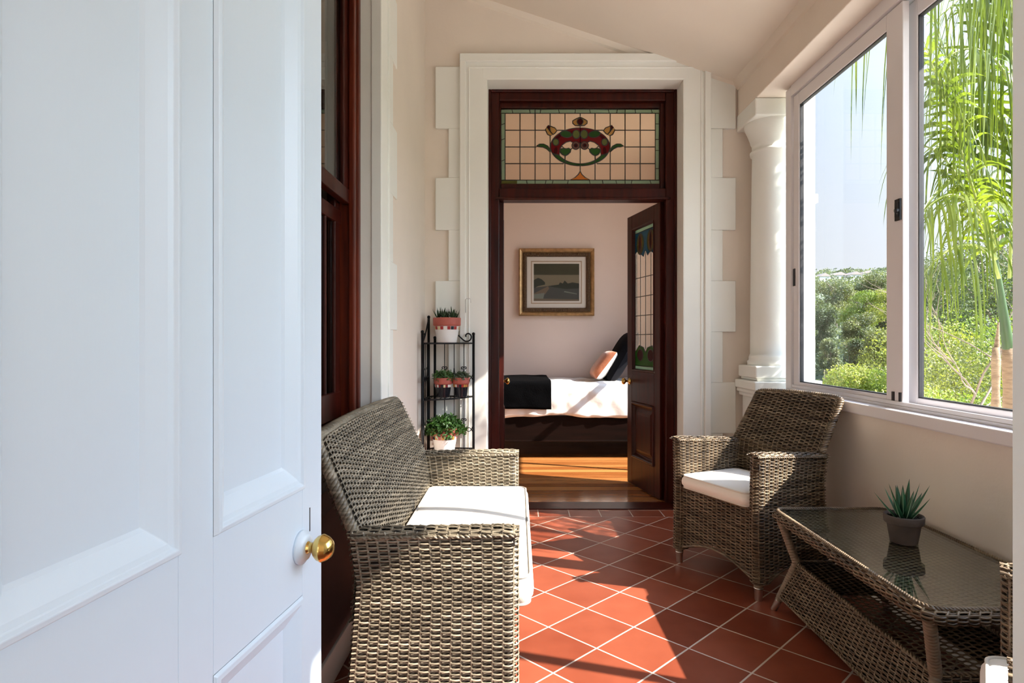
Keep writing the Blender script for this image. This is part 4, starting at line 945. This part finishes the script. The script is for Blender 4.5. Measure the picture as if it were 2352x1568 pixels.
def tree(name, label, cat, x, y, zc, rw, rh, m, n, leaf, seed, trunk=True, lumps=7, group=None, m2=None):
    r = np.random.default_rng(seed); g = float(tz(x, y)); root = empty(name, (x, y, g)); tag(root, label, cat, group); mb = MB()
    lumps += 4; n = int(n*1.35)
    for k in range(lumps):
        a = r.uniform(0, 6.28); q = r.uniform(.25, .85) if k else 0
        c = (rw*q*math.cos(a), rw*q*math.sin(a), zc-g+rh*r.uniform(-1.7, .5)*(k > 0)); sc = r.uniform(.42, .62) if k else .75
        leaf_quads(mb, blob_pts(r, n//lumps, c, (rw*sc, rw*sc, rh*sc)), leaf, r, aspect=.7, mi=int(m2 is not None and r.uniform() < .4), cen=np.array(c)-[0, 0, rh*.25])
    mb.build('foliage', [m, m2] if m2 else m, root)
    mb = MB(); mb.tube([(0, 0, -.3), (rw*.05, 0, (zc-g)*.5), (0, rw*.05, zc-g+rh*.3)], [rw*.06, rw*.05, rw*.02], 8)
    for k in range(6):
        a = r.uniform(0, 6.28); mb.tube([(rw*.03, 0, (zc-g)*.55), (rw*.3*math.cos(a), rw*.3*math.sin(a), zc-g), (rw*.62*math.cos(a), rw*.62*math.sin(a), zc-g+rh*r.uniform(-.1, .5))], [rw*.04, rw*.025, rw*.008], 6)
    mb.build('trunk', M_bark, root); return root
def ray(ratio, y): return ratio*y
TREES = [  # category, label, x/y, y, crown centre z, half width, half height, leaves, count, leaf size, lumps, second leaves
 ('bush', 'bright green leafy bush low in the left window pane', .546, 9.0, .55, .54, .32, 0, 9000, .036, 8, 3),
 ('bush', 'yellowish olive bush beside the window post behind the bright bush', .585, 14, .93, .42, .48, 3, 6500, .042, 8, 1),
 ('bush', 'brownish olive bush in the middle of the left pane', .544, 15, .92, .42, .36, 1, 6500, .045, 8, 2),
 ('bush', 'small grey green bush at the left edge of the valley', .501, 17, .95, .30, .30, 2, 4500, .05, 7, 1),
 ('tree', 'dark narrow tree at the left edge of the valley view', .494, 26, 2.05, .50, .85, 2, 6000, .07, 8, None),
 ('tree', 'grey green tree below the round sunlit tree', .550, 24, 1.85, .62, .42, 1, 5500, .068, 8, 2),
 ('tree', 'round sunlit yellow green tree in the middle of the valley', .560, 34, 3.15, 1.25, .80, 3, 9000, .085, 8, 0),
 ('tree', 'dark tree between the round sunlit tree and the window post', .596, 36, 3.1, .62, 1.0, 2, 6000, .095, 7, None),
 ('tree', 'wide olive tree beneath the far ridge on the left', .513, 55, 5.8, 2.0, 1.15, 1, 7000, .13, 9, 2),
 ('tree', 'dark spreading tree beneath the far ridge by the window post', .579, 60, 6.9, 2.0, 1.2, 2, 7000, .14, 9, 1),
 ('tree', 'tall dark tree crossing the skyline behind the palm', .78, 30, 5.2, 4.0, 3.6, 2, 12000, .12, 10, None),
 ('tree', 'dark evergreen on the skyline left of the palm', .68, 42, 4.6, 2.6, 2.3, 2, 9000, .14, 8, 1),
 ('bush', 'dense yellow green thicket behind the palm leaves', .70, 10.5, .75, 1.5, 1.25, 3, 22000, .05, 11, 0),
 ('bush', 'mixed green shrub at the foot of the palm', .77, 7.6, .35, 1.0, .85, 3, 16000, .042, 10, 1),
 ('bush', 'dark green shrub right behind the palm trunk', .82, 11.5, 1.5, 1.5, 1.6, 2, 16000, .055, 9, 0),
 ('bush', 'low sunlit shrub under the right window pane', .68, 6.6, .20, .75, .55, 3, 11000, .036, 9, 0),
]
for i, (cat, lab, ra, y, zc, rw, rh, mi, n, lf, lu, m2) in enumerate(TREES):
    tree('garden_bush' if cat == 'bush' else 'valley_tree', lab, cat, ra*y, y, zc, rw, rh, M_lv[mi], n, lf, 40+i, lumps=lu, m2=None if m2 is None else M_lv[m2])
# far woodland: crowns past counting
r = np.random.default_rng(77); mb = MB()
for k in range(1100):
    ra = r.uniform(.42, .95); y = r.uniform(42, 180); x = ra*y; s = r.uniform(1.1, 2.3)
    if any(abs(ra-q) < .013 and 120 < y < 152 for q in (.490, .515, .540, .562)): y = r.uniform(50, 95); x = ra*y   # clearings in front of the houses
    c = (x, y, float(tz(x, y))+s*.5)
    leaf_quads(mb, blob_pts(r, 190, c, (s*1.2, s*1.2, s*.8)), .30+.0016*y, r, aspect=.8, cen=np.array(c)-[0, 0, s*.3])
o = mb.build('woodland', leafmat('leaves_far_hazed', (.22, .26, .17), (.10, .13, .09), tr=.2, scale=.4)); tag(o, 'distant woodland covering the far hill', 'woodland', kind='stuff')  # leaf colour greyed to paint in the haze over the far hill
for k, (ra, y, lab) in enumerate(((.490, 150, 'leftmost'), (.515, 153, 'second'), (.540, 150, 'third'), (.562, 154, 'rightmost'))):
    x = ra*y; z = float(tz(x, y))-1.8; wd = 2.6+.8*(k % 2); mb = MB(); mb.box(-wd/2, wd/2, -2, 2, -1, 3.0); h = tag(empty('far_house', (x, y, z)), 'tiny white house on the far ridge, %s from the left window edge' % lab, 'house', 'houses on the far ridge')
    mb.build('wall', M_house, h); mb = MB(); mb.prism([(-wd/2-.2, -2.2, 3.0), (wd/2+.2, -2.2, 3.0), (0, -2.2, 3.8)], (0, 4.4, 0)); mb.build('roof', M_roof, h)
# bare branches in front of the thicket
bt = tag(empty('bare_tree', (3.98, 5.6, -1.25)), 'pale bare branching tree in front of the thicket', 'tree'); mb = MB(); rr = random.Random(31)
def branch(p, d, L, r_, depth):
    pts = [p]; d = Vector(d).normalized()
    for i in range(5): d = (d+Vector((rr.uniform(-.25, .25), rr.uniform(-.25, .25), rr.uniform(-.12, .2)))).normalized(); pts.append(pts[-1]+d*L/5)
    mb.tube([tuple(q) for q in pts], [r_*(1-.12*i) for i in range(6)], 5)
    if depth:
        for k in range(3 if depth > 1 else 4):
            q = pts[rr.randint(2, 5)]; branch(q, d+Vector((rr.uniform(-.9, .9), rr.uniform(-.6, .6), rr.uniform(-.3, .6))), L*.66, r_*.52, depth-1)
branch(Vector((0, 0, 0)), (-.1, 0, 1), 1.5, .06, 0)
for k in range(3): branch(Vector((-.05, 0, 1.3)), (rr.uniform(-.5, .7), rr.uniform(-.4, .4), rr.uniform(.25, .8)), 1.15, .016, 3)
mb.build('branches', M_bark, bt)

# palm outside the right pane
palm = tag(empty('palm', (2.78, 3.50, -1.2)), 'feathery palm with drooping sunlit fronds outside the right pane', 'palm')
P0 = np.array([2.78, 3.50, 0])
def pchild(mb, n, m): return child(mb, n, m, palm)
k = np.linspace(0, 1, 30)[:, None]
def stem(a, b, r0, r1, nm, m, ring=0):
    P = np.array(a)+(np.array(b)-np.array(a))*k; rad = np.linspace(r0, r1, 30)+ring*np.sin(np.arange(30)*2.1); mb = MB(); mb.tube(P, rad, 12); pchild(mb, nm, m)
stem((2.88, 3.56, -1.3), (2.81, 3.54, 1.08), .040, .034, 'trunk', M_palmtrunk, .003); stem((2.81, 3.54, 1.06), (2.70, 3.50, 1.58), .030, .014, 'crown_stem', M_crownshaft)
stem((2.70, 3.50, -1.3), (2.69, 3.48, 1.08), .034, .020, 'trunk', M_palmtrunk, .003); stem((2.69, 3.48, 1.0), (2.72, 3.50, 1.22), .020, .004, 'dry_sheath', M_palmtrunk)
def frond(p0, p1, p2, p3, n, Ll, seed, wl=.016, droop=.9, spread=1.):
    r = np.random.default_rng(seed); t = np.linspace(0, 1, 40)[:, None]; p0, p1, p2, p3 = map(np.array, (p0, p1, p2, p3))
    Q = (1-t)**3*p0+3*(1-t)**2*t*p1+3*(1-t)*t*t*p2+t**3*p3; mb = MB(); mb.tube(Q, np.linspace(.010, .002, 40), 6, 1)
    T = np.gradient(Q, axis=0); T /= np.linalg.norm(T, axis=1)[:, None]
    for i in range(n):
        f = .12+.88*(i+.5)/n; j = min(39, int(f*39)); c = Q[j]; tt = T[j]; side = np.cross(tt, [0, 0, 1.]); side /= np.linalg.norm(side)+1e-9
        for s in (-1, 1):
            d = side*s*r.uniform(.4, 1.1)+tt*r.uniform(.2, .9)+np.array([r.uniform(-.2, .2), r.uniform(-.2, .2), r.uniform(-.35, .4)]); d *= spread/np.linalg.norm(d); L = Ll*(.55+.6*math.sin(PI*min(1, f*.9+.08)))*r.uniform(.8, 1.15); nn = 7; w_ = wl*r.uniform(.8, 1.2)
            nrm = np.cross(d, tt); nrm /= np.linalg.norm(nrm)+1e-9; wd_ = np.cross(nrm, d); R = []
            dr = droop*r.uniform(.4, 1.6)
            for q in range(nn):
                u = q/(nn-1); pos = c+d*L*u*(1-.18*dr*u)+np.array([0, 0, -1])*L*dr*.75*u*u; ww = w_*(math.sin(PI*min(1, .12+u*.88))**.6)*(1 if u < .99 else .05)
                R.append([pos-wd_*ww*.5+nrm*ww*.12, pos, pos+wd_*ww*.5+nrm*ww*.12])
            mb.rings(R, 0, True, closed_ring=False)
    pchild(mb, 'frond', [M_palmleaf, M_rachis])
B0 = (2.70, 3.50, 1.55)
FR = [  # root, two guides, tip, leaflets a side, length, width, droop, spread
 ((2.66, 3.42, 1.46), (2.55, 3.40, 1.80), (2.42, 3.40, 2.25), (2.22, 3.38, 2.75), 44, .40, .024, .9, .9),
 ((2.86, 3.60, 1.48), (2.89, 3.60, 2.05), (2.86, 3.58, 2.60), (2.79, 3.50, 3.25), 46, .46, .026, .5, 1.1),
 ((2.75, 3.55, 1.55), (2.72, 3.62, 2.00), (2.66, 3.70, 2.55), (2.55, 3.80, 3.10), 40, .50, .028, .6, 1.1),
 ((2.60, 3.36, 1.56), (2.42, 3.32, 1.72), (2.24, 3.30, 1.60), (2.12, 3.28, 1.42), 20, .36, .020, 1.5, .5),
 ((2.62, 3.38, 1.64), (2.46, 3.36, 1.96), (2.30, 3.34, 2.00), (2.12, 3.33, 1.72), 24, .38, .022, 1.3, .6),
 ((2.62, 3.44, 1.62), (2.50, 3.50, 2.15), (2.32, 3.52, 2.35), (2.14, 3.52, 2.15), 24, .42, .022, 1.3, .6),
 ((2.95, 3.40, 2.95), (2.70, 3.35, 3.30), (2.30, 3.35, 3.32), (1.82, 3.42, 2.95), 26, .70, .034, 1.7, .35),
 ((2.75, 3.15, 3.00), (2.60, 3.05, 3.25), (2.40, 3.00, 3.25), (2.20, 2.98, 3.00), 20, .72, .034, 1.7, .35),
 ((3.00, 3.65, 3.00), (2.90, 3.60, 3.25), (2.70, 3.60, 3.25), (2.45, 3.58, 3.00), 22, .70, .032, 1.6, .4),
 ((2.90, 3.60, 1.60), (3.15, 3.30, 2.20), (3.30, 2.90, 2.50), (3.30, 2.40, 2.30), 34, .50, .024, .9, .9),
 ((2.90, 3.65, 1.60), (3.10, 3.70, 2.30), (3.50, 3.70, 2.60), (3.90, 3.70, 2.30), 34, .50, .024, .9, .9),
 ((2.85, 3.50, 1.60), (3.00, 3.10, 2.30), (2.95, 2.70, 2.70), (2.90, 2.30, 2.75), 30, .50, .024, 1.0, .9)]
FR += [((2.90, 3.50, 2.2), (2.75, 3.45, 2.75), (2.50, 3.40, 2.85), (2.28, 3.40, 2.60), 26, .55, .030, 1.6, .4),
 ((3.00, 3.70, 2.0), (2.95, 3.70, 2.50), (2.80, 3.70, 2.60), (2.60, 3.70, 2.40), 26, .55, .028, 1.3, .5)]
for i, (a, b, c, d, n, L, wl, dr, sp) in enumerate(FR): frond(a, b, c, d, n, L, 100+i, wl, dr, sp)
